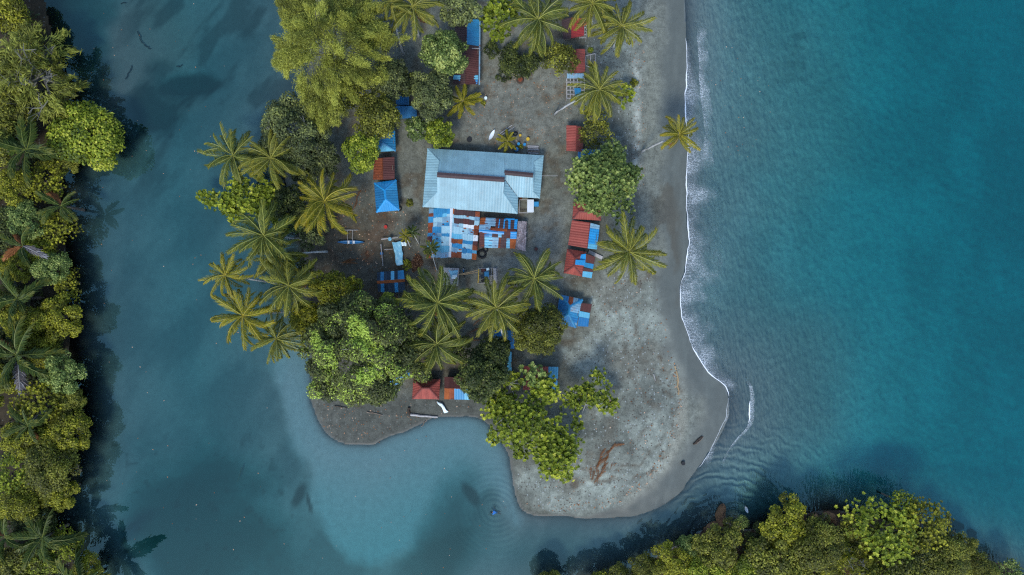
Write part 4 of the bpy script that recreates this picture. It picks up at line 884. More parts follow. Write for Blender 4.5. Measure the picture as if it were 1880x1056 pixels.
def quad_sheet(c00, c10, c11, c01, mat, parent, base, name='roof_sheet', along='v', lift=0.0, pitch=.24, h=.045):
    """one corrugated sheet filling a four-cornered patch; ribs run along v (c00->c01) or u"""
    c = [Vector(q) for q in (c00, c10, c11, c01)]
    if along == 'u': c = [c[0], c[3], c[2], c[1]]
    n = (c[1] - c[0]).cross(c[3] - c[0]).normalized()
    if n.z < 0: n = -n
    wd_ = (c[1] - c[0]).length; k = max(2, 2 * round(wd_ / pitch / 2)); k = min(k, 12); b = MB(); q = []
    for i in range(k + 1):
        t = i / k; hh = n * (lift + h * (i % 2)); q += [c[0].lerp(c[1], t) + hh, c[3].lerp(c[2], t) + hh]
    b.add(q, [(2 * i, 2 * i + 2, 2 * i + 3, 2 * i + 1) for i in range(k)])
    w = [p + n * (lift - .03) for p in c]; b.add(w, [(3, 2, 1, 0)]); t_ = [p + n * lift for p in c]
    b.add(t_ + w, [(i, i + 4, (i + 1) % 4 + 4, (i + 1) % 4) for i in range(4)])
    return b.build(name, mat, parent, base)
def cap(a, b, w, mat, parent, base, name='ridge_cap', up=.07):
    a = Vector(a) + Vector((0, 0, up)); b_ = Vector(b) + Vector((0, 0, up)); m_ = MB(); d = (b_ - a).normalized(); s_ = d.cross(Vector((0, 0, 1))).normalized() * w / 2
    dn = Vector((0, 0, -.10))
    m_.add([a - s_ + dn, a, a + s_ + dn, b_ - s_ + dn, b_, b_ + s_ + dn], [(0, 1, 4, 3), (1, 2, 5, 4), (0, 2, 1), (3, 4, 5), (0, 3, 5, 2)])
    return m_.build(name, mat, parent, base)
def walls(parent, base, foot, zt, mat, inset=.45, door=True, zb=None):
    """four plank walls under a roof, a door and windows; foot = eave corners (clockwise)"""
    c = sum((Vector((p.x, p.y, 0)) for p in foot), Vector()) / len(foot); q = []
    for p in foot:
        d = Vector((p.x, p.y, 0)) - c; q.append(c + d * (1 - inset / max(d.length, .6)))
    z0 = base.z - .15
    for i in range(len(q)):
        a, b_ = q[i], q[(i + 1) % len(q)]; d = (b_ - a).normalized(); n = Vector((d.y, -d.x, 0)); 
        if n.dot((a + b_) / 2 - c) < 0: n = -n
        m_ = MB(); th = .10; a2, b2 = a + d * th, b_ - d * th * .0
        m_.add([Vector((p.x, p.y, z)) for z in (z0, zt) for p in (a2, b2, b2 - n * th, a2 - n * th)], [(3, 2, 1, 0), (4, 5, 6, 7), (0, 1, 5, 4), (1, 2, 6, 5), (2, 3, 7, 6), (3, 0, 4, 7)])
        w_ = m_.build('wall', mat, parent, base); L_ = (b_ - a).length; ang = math.atan2(d.y, d.x)
        if L_ > 2:
            if door and i == 1:
                m_ = MB(); m_.box((a + b_) / 2 + n * .03 + Vector((0, 0, z0 + 1.05)), .85, .06, 1.95, ang); dr = m_.build('door', M['wood'], parent, base)
                m_ = MB(); m_.box((a + b_) / 2 + d * .3 + n * .09 + Vector((0, 0, z0 + 1.05)), .05, .06, .14, ang); m_.build('handle', M['steel'], dr, base)
            elif zt - z0 > 1.6:
                m_ = MB(); m_.box((a + b_) / 2 + n * .025 + Vector((0, 0, z0 + (zt - z0) * .6)), .9, .05, .7, ang); m_.build('window', M['glass'], parent, base)
def hut(name, label, quad, ze, zr, kind, mats, ridge=None, capm=None, width=.85, wall='plywood', group='huts of the village', cat='hut', capw=.35, inset=.45, ribs=4):
    """quad: eave corners NW, NE, SE, SW in pixels"""
    NW, NE, SE, SW = [P(a, b, ze) for a, b in quad]; c = (NW + NE + SE + SW) / 4; base = Vector((c.x, c.y, ground_z(c.x, c.y)))
    root = thing(name, label, cat, base, group)
    mt = lambda k: mats.get(k, mats.get('*')) if isinstance(mats, dict) else mats
    if kind == 'hip':
        A, Bq = [P(a, b, zr) for a, b in ridge]
        horiz = abs(A.x - Bq.x) >= abs(A.y - Bq.y)
        if horiz:   # A west, B east
            sl = {'N': [NW, NE, Bq, A], 'S': [SW, SE, Bq, A], 'W': [NW, SW, A], 'E': [NE, SE, Bq]}; hips = [(NW, A), (SW, A), (NE, Bq), (SE, Bq), (A, Bq)]
        else:       # A north, B south
            sl = {'W': [NW, SW, Bq, A], 'E': [NE, SE, Bq, A], 'N': [NW, NE, A], 'S': [SW, SE, Bq]}; hips = [(NW, A), (NE, A), (SW, Bq), (SE, Bq), (A, Bq)]
    elif kind == 'ns':
        A = (NW + NE) / 2 if ridge is None else P(*ridge[0], zr); Bq = (SW + SE) / 2 if ridge is None else P(*ridge[1], zr); A.z = Bq.z = zr
        sl = {'W': [NW, SW, Bq, A], 'E': [NE, SE, Bq, A]}; hips = [(A, Bq)]
    elif kind == 'ew':
        A = (NW + SW) / 2 if ridge is None else P(*ridge[0], zr); Bq = (NE + SE) / 2 if ridge is None else P(*ridge[1], zr); A.z = Bq.z = zr
        sl = {'N': [NW, NE, Bq, A], 'S': [SW, SE, Bq, A]}; hips = [(A, Bq)]
    elif kind == 'monoE':  # falls to the east
        up = Vector((0, 0, zr - ze)); sl = {'E': [NE, SE, SW + up, NW + up]}; hips = []
    elif kind == 'monoS':
        up = Vector((0, 0, zr - ze)); sl = {'S': [SW, SE, NE + up, NW + up]}; hips = []
    elif kind == 'monoN':
        up = Vector((0, 0, zr - ze)); sl = {'N': [NW, NE, SE + up, SW + up]}; hips = []
    for i, (k, pts) in enumerate(sl.items()): slope(root, base, pts, width, mt(k), nrib=ribs, seed=i + int(quad[0][0]))
    for (a, b) in hips: cap(a, b, capw, capm or mt('*') or mt('S') or mt('E'), root, base)
    walls(root, base, [NW, NE, SE, SW], ze - .12, M[wall], inset)
    return root, base, (NW, NE, SE, SW)

# the big pale roofed house
ze, zr = 3.2, 5.9
NW, NE, SE, I_, SE2, SW = [P(a, b, ze) for a, b in ((785, 272.7), (998, 285.7), (991, 364), (951, 362), (950, 392.5), (776, 380))]
A = P(802.5, 321, zr); B_ = P(926, 330, zr); Xn = P(926, 281.3, ze); C_ = P(926, 317, 5.2); D_ = P(978.6, 322, 5.2)
NW1 = P(806.5, 296, 4.5); SW1 = P(803, 352.7, 4.5); NE1 = P(979.8, 298, 3.95); SE1 = P(978.6, 351.6, 3.85); K_ = P(924, 354, 4.85); Bv = P(926.4, 330.5, 4.75)
base = Vector(((NW.x + SE.x) / 2, (NW.y + SE.y) / 2, 0)); base.z = ground_z(base.x, base.y)
T = thing('house', 'large house with pale blue corrugated roof at the village centre', 'house', base)
RP = M['roof_pale']
for i, pts in enumerate([[NW, Xn, B_, A, NW1], [Xn, NE, NE1, D_, C_], [SW, SE2, K_, B_, A, SW1], [I_, SE, SE1, D_, C_, Bv], [NW, SW, SW1, NW1], [SE, NE, NE1, SE1], [SE2, I_, Bv, K_]]):
    slope(T, base, pts, .92, RP, seed=i, nrib=4, h=.04)
for a, b in ((NW, NW1), (SW, SW1), (NE, NE1), (SE, SE1), (K_, SE2)): cap(a, b, .3, RP, T, base, 'hip_cap', .07)
cap(A, B_, .85, M['roof_ridge'], T, base, 'ridge_cap', .12); cap(C_, D_, .80, M['roof_ridge'], T, base, 'ridge_cap', .12)
cap(Bv, I_, .22, M['roof_ridge'], T, base, 'valley_gutter', .05)
for tri in ((NW1, A, SW1), (NE1, D_, SE1), (C_, B_, Bv)):
    b = MB(); q = [Vector(p) for p in tri]; b.add(q + [p + Vector((.06, 0, 0)) for p in q], [(0, 1, 2), (5, 4, 3), (0, 3, 4, 1), (1, 4, 5, 2), (2, 5, 3, 0)]); b.build('gable', RP, T, base)
walls(T, base, [NW, NE, SE, I_, SE2, SW], ze - .15, M['concrete'], .9)

# patched house: panels listed per slope as (s0, s1, t0, t1, material)
def patched(name, label, slopes, zt_list, group=None, ridge=None, wallq=None, ze=2.6):
    allc = [P(x, y, z) for (cs, zs, pan, al) in slopes for (x, y), z in zip(cs, zs)]; c = sum(allc, Vector()) / len(allc); base = Vector((c.x, c.y, ground_z(c.x, c.y)))
    root = thing(name, label, 'house', base, group); rs = random.Random(int(c.x * 10))
    for (cs, zs, pan, al) in slopes:
        c00, c10, c11, c01 = [P(x, y, z) for (x, y), z in zip(cs, zs)]
        bil = lambda s_, t: (c00.lerp(c10, s_)).lerp(c01.lerp(c11, s_), t)
        for (s0, s1, t0, t1, mn) in pan:
            e = .006; nsub = 2 if (s1 - s0) > .25 and rs.random() < .75 else 1
            for q_ in range(nsub):
                a0 = lerp(s0, s1, q_ / nsub); a1 = lerp(s0, s1, (q_ + 1) / nsub); j = lambda: rs.uniform(-.012, .012); mm = mn
                if nsub == 2 and rs.random() < .22: mm = {'pale': 'mottle', 'lightblue': 'pale', 'blue': 'lightblue', 'brown': 'maroon', 'rust': 'rustbright'}.get(mn, mn)
                quad_sheet(bil(a0 - e + j(), t0 - e + j()), bil(a1 + e + j(), t0 - e + j()), bil(a1 + e + j(), t1 + e + j()), bil(a0 - e + j(), t1 + e + j()), M[mm], root, base, along=al, lift=rs.uniform(.0, .07) + (.03 if mn in ('brown', 'maroon') else 0))
        for q_ in range(7):
            a0, b0 = rs.uniform(.05, .85), rs.uniform(.08, .92); quad_sheet(bil(a0, b0), bil(a0 + rs.uniform(.05, .12), b0), bil(a0 + .08, b0 + .022), bil(a0, b0 + .022), M[rs.choice(['rust', 'maroon', 'rustbright'])], root, base, 'rust_patch', lift=.10, h=.02)
    if wallq: walls(root, base, [P(x, y, ze) for x, y in wallq], ze - .15, M['plywood'], .5)
    return root, base
k9 = 1880 / 190.0
def z9(x, y): return (780 + x / k9, 380 + y / k9)
rowsL = [0, .10, .18, .295, .375, .50, .565, .68, .77, .89, 1.0]
tabL = [('mottle', 'blue', 'blue'), ('rust', 'blue', 'lightblue'), ('blue', 'pale', 'mottle'), ('rust', 'pale', 'blue'), ('rust', 'blue', 'pale'), ('blue', 'mottle', 'blue'), ('maroon', 'lightblue', 'pale'), ('lightblue', 'lightblue', 'pale'), ('pale', 'lightblue', 'lightblue'), ('rustbright', 'mottle', 'mottle')]
panL = []
for i, r in enumerate(tabL):
    for (s0, s1), mn in zip(((0, .2), (.2, .6), (.6, 1)), r): panL.append((s0, s1, rowsL[i], rowsL[i + 1], mn))
rowsR = [0, .115, .19, .29, .36, .50, .62, .70, .80, .885, 1.0]
tabR = [('rustbright', 'brown', 'brown', 'rust'), ('pale', 'pale', 'pale', 'mottle'), ('pale', 'brown', 'brown', 'pale'), ('pale', 'pale', 'white', 'rust'), ('pale', 'pale', 'pale', 'rust'), ('lightblue', 'lightblue', 'pale', 'white'), ('rust', 'rust', 'blue', 'maroon'), ('blue', 'blue', 'pale', 'rust'), ('pale', 'pale', 'blue', 'lightblue'), ('rust', 'rust', 'pale', 'rustbright')]
panR = []
for i, r in enumerate(tabR):
    for (s0, s1), mn in zip(((0, .1), (.1, .44), (.44, .83), (.83, 1)), r): panR.append((s0, s1, rowsR[i], rowsR[i + 1], mn))
sl1 = ([z9(80, 30), z9(487, 25), z9(455, 915), z9(30, 925)], (2.5, 3.3, 3.3, 2.5), panL, 'v'); sl2 = ([z9(487, 25), z9(1000, 95), z9(930, 955), z9(455, 915)], (3.3, 2.5, 2.5, 3.3), panR, 'v')
U, ub = patched('patched_house', 'house roofed with patched white, blue and rusty sheets below the big roof', [sl1, sl2], None, wallq=[z9(100, 60), z9(980, 120), z9(915, 930), z9(50, 900)], ze=2.5)
cap(P(*z9(487, 25), 3.3), P(*z9(455, 915), 3.3), .5, M['white'], U, ub, 'ridge_cap', .12)
panT = [(0, .13, 0, .55, 'rustbright'), (.13, .42, 0, .62, 'mottle'), (0, .30, .55, 1, 'mottle'), (.42, .50, 0, .75, 'maroon'), (.50, .53, .05, .75, 'brightblue'), (.53, .62, 0, .75, 'brown'), (.62, .68, .05, .8, 'brightblue'), (.68, .76, .2, .8, 'brown'), (.76, .83, .05, .8, 'brightblue'), (.83, .92, .1, .8, 'brown'), (.92, .99, .05, .8, 'brightblue'), (.68, .92, 0, .14, 'brightblue'), (.30, .62, .75, 1, 'rust'), (.62, .76, .8, 1, 'rustbright'), (.76, .99, .8, 1, 'maroon')]
panB = [(0, .14, 0, 1, 'maroon'), (.14, .26, 0, .35, 'deepblue'), (.26, .36, 0, .35, 'blue'), (.36, .50, 0, .35, 'brown'), (.14, .37, .35, 1, 'lightblue'), (.37, .52, .35, 1, 'mottle'), (.50, .60, 0, .35, 'lightblue'), (.52, .60, .35, 1, 'rust'), (.60, .74, 0, 1, 'brown'), (.74, .85, 0, .4, 'maroon'), (.74, .85, .4, 1, 'lightblue'), (.85, 1, 0, .42, 'brightblue'), (.85, 1, .42, 1, 'rustbright')]
s3 = ([z9(1010, 195), z9(1685, 215), z9(1660, 455), z9(990, 430)], (2.4, 2.4, 3.1, 3.1), panT, 'u'); s4 = ([z9(990, 430), z9(1660, 455), z9(1640, 755), z9(985, 735)], (3.1, 3.1, 2.4, 2.4), panB, 'u')
Vh, vb = patched('patched_house', 'small house with brown roof patched in bright blue right of the patched white roof', [s3, s4], None, wallq=[z9(1030, 215), z9(1660, 235), z9(1620, 735), z9(1000, 715)], ze=2.4)
cap(P(*z9(985, 435), 3.1), P(*z9(1440, 475), 3.1), .5, M['brightblue'], Vh, vb, 'ridge_cap', .13)
# thatched lean-to at its right end
q = [P(*z9(x, y), z) for (x, y), z in zip(((1690, 262), (1850, 262), (1825, 790), (1645, 745)), (2.35, 1.9, 1.9, 2.3))]; c = sum(q, Vector()) / 4; lb_ = Vector((c.x, c.y, ground_z(c.x, c.y)))
lt = thing('thatched_shelter', 'mottled grey thatched lean-to at the right end of the blue patched roof', 'shelter', lb_)
for r in range(11):
    for k in range(5):
        rs = random.Random(r * 7 + k); t0, t1 = r / 11, (r + 1.35) / 11; s0, s1 = k / 5, (k + 1.08) / 5; b = MB()
        f = lambda s_, t: (q[0].lerp(q[1], s_)).lerp(q[3].lerp(q[2], s_), t) + Vector((rs.uniform(-.07, .07), rs.uniform(-.07, .07), rs.uniform(.0, .07)))
        a = [f(s0, t0), f(s1, t0), f(s1, min(t1, 1.03)), f(s0, min(t1, 1.03))]; b.add(a + [p - Vector((0, 0, .08)) for p in a], [(0, 1, 2, 3), (7, 6, 5, 4), (0, 4, 5, 1), (1, 5, 6, 2), (2, 6, 7, 3), (3, 7, 4, 0)]); b.build('thatch_bundle', M['thatch'], lt, lb_)
for p in q:
    b = MB(); b.tube([(p.x * .99 + c.x * .01, p.y, lb_.z - .2), (p.x * .99 + c.x * .01, p.y, p.z - .05)], .06, 6); b.build('post', M['wood'], lt, lb_)

G_ = 'huts of the village'
hut('blue_hut', 'small blue hip-roofed hut half under the lime tree, upper left', [(688, 246), (725, 241), (726.5, 277), (692, 279)], 2.5, 3.6, 'hip', {'*': M['blue'], 'S': M['lightblue'], 'E': M['blue'], 'N': M['deepblue'], 'W': M['deepblue']}, [(702, 253), (703, 262)], M['blue'])  # lighter and darker blues by slope: light and shade put into the colour
hut('rusty_hut', 'rusty gabled hut between the two small blue hip roofs', [(687, 291), (724, 288), (724.5, 329), (685, 330)], 2.4, 3.0, 'ns', {'W': M['rust'], 'E': M['maroon'], '*': M['rust']}, [(702.5, 290), (702.5, 330)], M['rust'], capw=.25)
hut('blue_hut', 'bright blue hip-roofed hut below the rusty hut', [(687, 336), (727.5, 330.5), (733, 386), (691, 390)], 2.6, 3.8, 'hip', {'*': M['brightblue'], 'S': M['brightblue'], 'E': M['blue'], 'W': M['deepblue'], 'N': M['brightblue']}, [(706, 349), (708, 366)], M['brightblue'])  # side slopes in darker blues: shade put into the colour
hut('striped_hut', 'gabled hut with navy and blue striped roof above the pale lime tree', [(692.5, 500), (741, 496.5), (744, 537), (694, 536)], 2.3, 3.0, 'ew', {'N': lambda i, n: M[['navy', 'blue', 'navy', 'navy', 'lightblue', 'navy', 'blue', 'blue'][i % 8]], 'S': lambda i, n: M[['navy', 'blue', 'navy', 'navy', 'navy', 'blue', 'navy', 'navy'][i % 8]], '*': M['rustbright']}, [(692, 518.5), (743, 515)], M['rustbright'], width=.6, capw=.5)
hut('red_hut', 'red hip-roofed hut on the lower beach beside the great dome tree', [(759, 696.5), (808, 696.5), (806, 733), (757, 732.5)], 2.4, 3.8, 'hip', {'*': M['red'], 'N': M['reddark'], 'S': M['red']}, [(775, 713), (788, 713)], M['reddark'], width=.55)  # north slope in a darker red: shade put into its colour
rt, rb, _ = hut('rusty_shed', 'shed with rusty and blue roof right of the lower red hip roof', [(816, 692), (860, 694), (862, 734), (815.5, 733)], 2.3, 2.9, 'ew', {'N': M['maroon'], 'S': lambda i, n: M[['rustbright', 'rust', 'blue', 'blue', 'lightblue'][i % 5]], '*': M['rust']}, [(816, 713), (861, 714)], M['rust'], capw=.2)
hut('red_shed', 'red and blue shed mostly hidden under the bright green tree on the gravel', [(962, 672), (1025, 674), (1022, 718), (960, 716)], 2.3, 3.0, 'ew', {'N': lambda i, n: M['lightblue' if i >= n - 2 else 'red'], 'S': lambda i, n: M['blue' if i >= n - 2 else 'red'], '*': M['reddark']}, None, M['reddark'])
hut('deep_blue_shed', 'deep blue roofed shed behind the pale palm trunk', [(904, 606), (944, 607), (944, 640), (904, 640)], 2.2, 2.6, 'monoS', {'*': M['deepblue']}, wall='wallblue')
hut('blue_lean_to', 'narrow faded blue lean-to between the dark tree and the olive tree', [(931, 646), (939, 646), (939, 692), (931, 692)], 2.1, 2.4, 'monoE', {'*': M['lightblue']}, wall='wallblue', inset=.2)
hut('red_hut', 'red roof half hidden below the large round green tree', [(1053, 372), (1105, 377), (1103, 405), (1051, 402)], 2.5, 3.3, 'hip', {'*': M['red']}, [(1064, 388), (1092, 390)], M['reddark'])
gq = [(1050, 404.5), (1101, 414), (1095.5, 458), (1043, 450)]
hut('red_hut', 'red roof with a bright blue strip along its right side', gq, 2.5, 3.2, 'ns', {'W': M['red'], 'E': lambda i, n: M['mottle'] if i == 0 else M['brightblue'] if i < n - 1 else M['lightblue'], '*': M['red']}, [(1083.5, 409), (1078, 456)], M['reddark'], capw=.2)
hp, hb, hq = hut('red_hut', 'red hip-roofed hut with blue patch beside the big beach palm', [(1041.5, 457), (1076, 463), (1070, 508), (1035, 501)], 2.5, 3.7, 'hip', {'*': M['red'], 'N': M['red']}, [(1056.5, 474), (1054, 488)], M['reddark'])
for (pa, pb, pc, pd, mn) in (((1065, 468), (1076, 466), (1075, 478), (1062, 477), 'brightblue'), ((1057, 477), (1075, 478), (1073.5, 488), (1056, 486), 'brightblue'), ((1073.5, 482), (1090, 485), (1089, 494), (1072, 490), 'blue'), ((1076, 466), (1093, 472), (1090.5, 485), (1074, 481), 'maroon'), ((1071, 492), (1088.5, 494.5), (1087.5, 499.5), (1070, 497), 'maroon'), ((1070, 498), (1088, 500), (1086, 511), (1069, 508), 'lightblue')):
    zz = 2.75 if mn != 'maroon' and pa[0] > 1068 or mn == 'maroon' else 3.25
    zs = (3.05, 2.65, 2.65, 3.05) if zz == 3.25 and pa[0] > 1060 else ((3.75, 2.9, 2.9, 3.7) if zz == 3.25 else (2.62, 2.3, 2.3, 2.62))
    quad_sheet(*[P(x, y, z + .12) for (x, y), z in zip((pa, pb, pc, pd), zs)], M[mn], hp, hb, along='v')
for x, y in ((1091, 473), (1085, 509)):
    b = MB(); p = P(x, y, 2.2); b.tube([(p.x, p.y, hb.z - .2), (p.x, p.y, 2.3)], .06, 6); b.build('post', M['wood'], hp, hb)
b = MB(); b.box(P(1093, 468, .9), 2.6, .55, .5, -.45); o = b.build('beach_bench', M['woodpale']); tag(o, 'pale slanted plank bench between the red hut and the big palm', 'bench')
# blue hut on the gravel
ih, ib, iq = hut('blue_hut', 'blue hip-roofed hut with brown and white sheets on the gravel spit', [(1028, 541), (1070, 550), (1057, 602), (1020, 592)], 2.5, 3.7, 'hip', {'*': M['deepblue'], 'N': lambda i, n: M[['deepblue', 'deepblue', 'rust', 'mottle', 'deepblue'][i % 5]], 'E': lambda i, n: M[['blue', 'mottle', 'mottle', 'blue', 'deepblue', 'mottle'][i % 6]]}, [(1046, 563), (1044, 577)], M['blue'], capw=.4)
for (pa, pb, pc, pd, mn) in (((1066, 556.5), (1087, 558.5), (1083.5, 574), (1065, 570.5), 'maroon'), ((1064, 571), (1083, 575), (1082, 585), (1063, 581.5), 'lightblue'), ((1063, 582), (1081.5, 585), (1080, 600), (1060, 599), 'deepblue')):
    quad_sheet(*[P(x, y, z) for (x, y), z in zip((pa, pb, pc, pd), (2.6, 2.25, 2.25, 2.6))], M[mn], ih, ib, along='v')
for x, y in ((1085, 560), (1079, 599)):
    b = MB(); p = P(x, y, 2.1); b.tube([(p.x, p.y, ib.z - .2), (p.x, p.y, 2.2)], .06, 6); b.build('post', M['wood'], ih, ib)
# red hut by the thin olive tree, blue lean-to beside it
hut('red_hut', 'red roof right of the upper yard beside the thin olive tree', [(1040, 230), (1071, 233), (1070, 279), (1040, 277)], 2.4, 3.0, 'ns', {'W': M['red'], 'E': M['reddark'], '*': M['red']}, [(1058, 231), (1057, 278)], M['red'], capw=.2)
hut('blue_lean_to', 'deep blue lean-to roof above the large round green tree', [(1061, 275), (1114, 275), (1114, 290), (1061, 290)], 2.2, 2.5, 'monoS', {'*': M['deepblue']}, wall='wallblue', inset=.25)
# upper right: scarlet hut, dark red hut, bare frame
sh, sb, _ = hut('scarlet_hut', 'scarlet gabled hut under the top palms', [(1031, 36), (1072, 34), (1072, 66), (1034, 72)], 2.5, 3.6, 'ns', {'W': M['brown'], 'E': M['redbright'], '*': M['redbright']}, [(1050, 32), (1050, 70)], M['redbright'], capw=.2)
hut('dark_red_hut', 'dark red gabled hut beside the olive small-leaved tree', [(1047, 92), (1074, 90), (1074, 133), (1047, 133)], 2.4, 3.1, 'ns', {'W': M['reddark'], 'E': M['red'], '*': M['reddark']}, [(1059, 90), (1059, 134)], M['red'], capw=.2)
def frame(name, label, quad, z, nx_, ny_, mat, w=.12, posts=True, cat='frame'):
    a, b_, c_, d_ = [P(x, y, z) for x, y in quad]; c = (a + b_ + c_ + d_) / 4; base = Vector((c.x, c.y, ground_z(c.x, c.y))); root = thing(name, label, cat, base)
    for i in range(nx_ + 1):
        t = i / nx_; m_ = MB(); m_.bar(a.lerp(b_, t), d_.lerp(c_, t), w, w * 1.3); m_.build('rafter', mat, root, base)
    for i in range(ny_ + 1):
        t = i / ny_; m_ = MB(); m_.bar(a.lerp(d_, t) + Vector((0, 0, w * 1.25)), b_.lerp(c_, t) + Vector((0, 0, w * 1.25)), w, w); m_.build('purlin', mat, root, base)
    if posts:
        for p in (a, b_, c_, d_): m_ = MB(); m_.tube([(p.x, p.y, base.z - .2), (p.x, p.y, z)], w * .5, 6); m_.build('post', mat, root, base)
    return root, base
fr_, fb = frame('roof_frame', 'bare grey roof frame of an unfinished hut by the leaning palm', [(1040.5, 144), (1073, 144), (1073, 181), (1040.5, 181)], 2.4, 5, 5, M['woodpale'])
quad_sheet(P(1054, 162, 2.75), P(1066, 162, 2.75), P(1068, 177, 2.75), P(1056, 177, 2.75), M['blue'], fr_, fb)
quad_sheet(P(1041, 135, 2.8), P(1072, 135, 2.8), P(1072, 144, 2.6), P(1041, 144, 2.6), M['mottle'], fr_, fb)
frame('roof_frame', 'small pale blue lattice frame right of the scarlet roof', [(1068, 44), (1077, 46), (1076, 70), (1064, 70)], 2.0, 3, 4, M['woodpale'], .10)
frame('timber_fence', 'pale timber fence rails right of the dark red hut', [(1075, 103), (1093, 99), (1092, 128), (1075, 121)], 1.0, 2, 1, M['woodpale'], .13, True, 'fence')
# long shed, upper left of the yard
ls, lsb, _ = hut('long_shed', 'long shed with maroon roof and blue sheets left of the upper yard', [(836, 36), (880, 36), (878, 155), (832, 155)], 2.4, 3.2, 'ns', {'W': M['brown'], 'E': lambda i, n: M['blue'] if i < n * .36 else (M['brown'] if i < n * .44 else M['maroon']), '*': M['maroon']}, [(857, 36), (855, 155)], M['maroon'], width=.75, capw=.2)
quad_sheet(P(833, 138, 2.95), P(878, 138, 2.6), P(878, 146, 2.6), P(832, 146, 2.95), M['lightblue'], ls, lsb, along='u'); quad_sheet(P(842, 146.5, 2.85), P(877, 146.5, 2.55), P(876, 155, 2.5), P(846, 155, 2.75), M['brightblue'], ls, lsb, along='u')
b = MB(); b.bar(P(881, 35, 2.45), P(880, 156, 2.45), .22, .1); b.build('gutter', M['mottle'], ls, lsb); b = MB(); b.bar(P(858, 89, 3.0), P(881, 89, 2.6), .12, .08); b.build('purlin', M['woodpale'], ls, lsb)
hut('blue_awning', 'deep blue awning below the dusty grey-green tree', [(726, 196), (764, 196), (766, 217), (728, 217)], 2.2, 2.6, 'monoS', {'*': M['deepblue']}, wall='wallblue', inset=.3, cat='awning')
hut('blue_awning', 'small deep blue awning right of the olive tree', [(727, 178), (751, 178), (751, 193), (727, 193)], 2.2, 2.5, 'monoS', {'*': M['deepblue']}, wall='wallblue', inset=.3, cat='awning')

# ------------------------------------------------------------------ smaller things
def rnd_tarp(name, label, pts_px, z, mat, seed, amp=.18, cat='tarpaulin', nx_=14, ny_=14, drape=False):
    a, b_, c_, d_ = [G(x, y, z) for x, y in pts_px]; c = (a + b_ + c_ + d_) / 4; rs = np.random.RandomState(seed); V = []; 
    for j in range(ny_):
        for i in range(nx_):
            s_, t = i / (nx_ - 1), j / (ny_ - 1); p = (a.lerp(b_, s_)).lerp(d_.lerp(c_, s_), t)
            h = amp * (float(fbm(p.x * 1.0, p.y * .5, .9, seed)) - .3) * 2; e = min(s_, 1 - s_, t, 1 - t)
            p = p + Vector((.25 * (float(vnoise(p.y, p.x, .7, seed)) - .5), .25 * (float(vnoise(p.x, p.y, .6, seed + 2)) - .5), max(h, -.02 + z * 0) * (1 if e > .05 else .35) + .04)); V.append(p - c)
    F_ = [(j * nx_ + i, j * nx_ + i + 1, (j + 1) * nx_ + i + 1, (j + 1) * nx_ + i) for j in range(ny_ - 1) for i in range(nx_ - 1)]
    n = len(V); b = MB(); b.add(V, F_); b.add([p - Vector((0, 0, .02)) for p in V], [tuple(reversed(f)) for f in F_])
    o = b.build(name, mat, None, None, True); o.location = c; return tag(o, label, cat)
TP = 'tarps under the great dome tree'
rnd_tarp('blue_tarp', 'blue tarp showing at the right side of the great dome tree', [(722, 592), (756, 590), (752, 616), (728, 618)], 1.2, M['tarpblue'], 3, .5)
rnd_tarp('blue_tarp', 'blue tarp strip under the lower right of the great dome tree', [(735, 660), (752, 655), (755, 690), (738, 698)], 1.2, M['tarpblue'], 4, .5)
rnd_tarp('blue_tarp', 'bright blue tarp end below the great dome tree', [(712, 696), (742, 688), (740, 702), (716, 706)], 1.4, M['brightblue'], 5, .4)
rnd_tarp('crumpled_tarp', 'crumpled pale blue tarp over boards left of the small yellow palm', [(721, 446), (738, 444), (742, 486), (730, 488)], .45, M['tarppale'], 6, .45, nx_=18, ny_=26)
rnd_tarp('rolled_tarp', 'white and blue rolled tarp beside the small yellow palm', [(737, 445), (747, 445), (747, 452), (739, 453)], .4, M['tarpwhite'], 8, .5)
rnd_tarp('white_cloth', 'crumpled white cloth on the sand below the lower red roof', [(802, 737), (811, 739), (823, 757), (816, 760)], .15, M['tarpwhite'], 9, .45)

def pole(name, label, a, b_, r, mat, cat='pole', group=None, z=(.15, .15), kink=0.0, n=6):
    A_ = G(a[0], a[1], z[0]); B2 = G(b_[0], b_[1], z[1]); rs = random.Random(int(a[0] * 3 + a[1])); pts = []; rad = []
    for i in range(6):
        t = i / 5; pts.append(A_.lerp(B2, t) + Vector((rs.uniform(-1, 1), rs.uniform(-1, 1), rs.uniform(0, .3))) * kink - A_); rad.append(r * (1 - .35 * t) * rs.uniform(.85, 1.1))
    b = MB(); b.tube(pts, rad, n); o = b.build(name, mat); o.location = A_; return tag(o, label, cat, group)
pole('timber_pole', 'upper of two long poles lying behind the big roof', (915, 249), (940, 231), .10, M['woodpale'], group='long poles in the yard')
pole('timber_pole', 'lower of two long poles lying behind the big roof', (918, 251), (945, 234), .10, M['woodpale'], group='long poles in the yard')
pole('bamboo_pole', 'upper bamboo pole leaning on the scrap rack', (842, 505), (880, 496), .09, M['bamboo'], z=(.9, 1.1)); pole('bamboo_pole', 'lower bamboo pole leaning on the scrap rack', (850, 504.5), (880, 500), .08, M['bamboo'], z=(.9, 1.0))
pole('timber_rail', 'pale rail at the head of the crumpled tarp', (702, 440), (732, 437), .10, M['woodpale'], z=(.6, .6))
pole('timber_rail', 'left side post rail of the drying frame', (701, 449), (705, 489), .09, M['woodpale'], z=(.5, .5))
pole('timber_rail', 'thin cross rail inside the drying frame', (707, 459), (722, 458), .05, M['woodpale'], z=(.5, .5))
pole('driftwood_log', 'long pale log at the edge of the pond beach', (753, 762.5), (803, 766), .22, M['woodpale'], 'log', kink=.06, n=8)
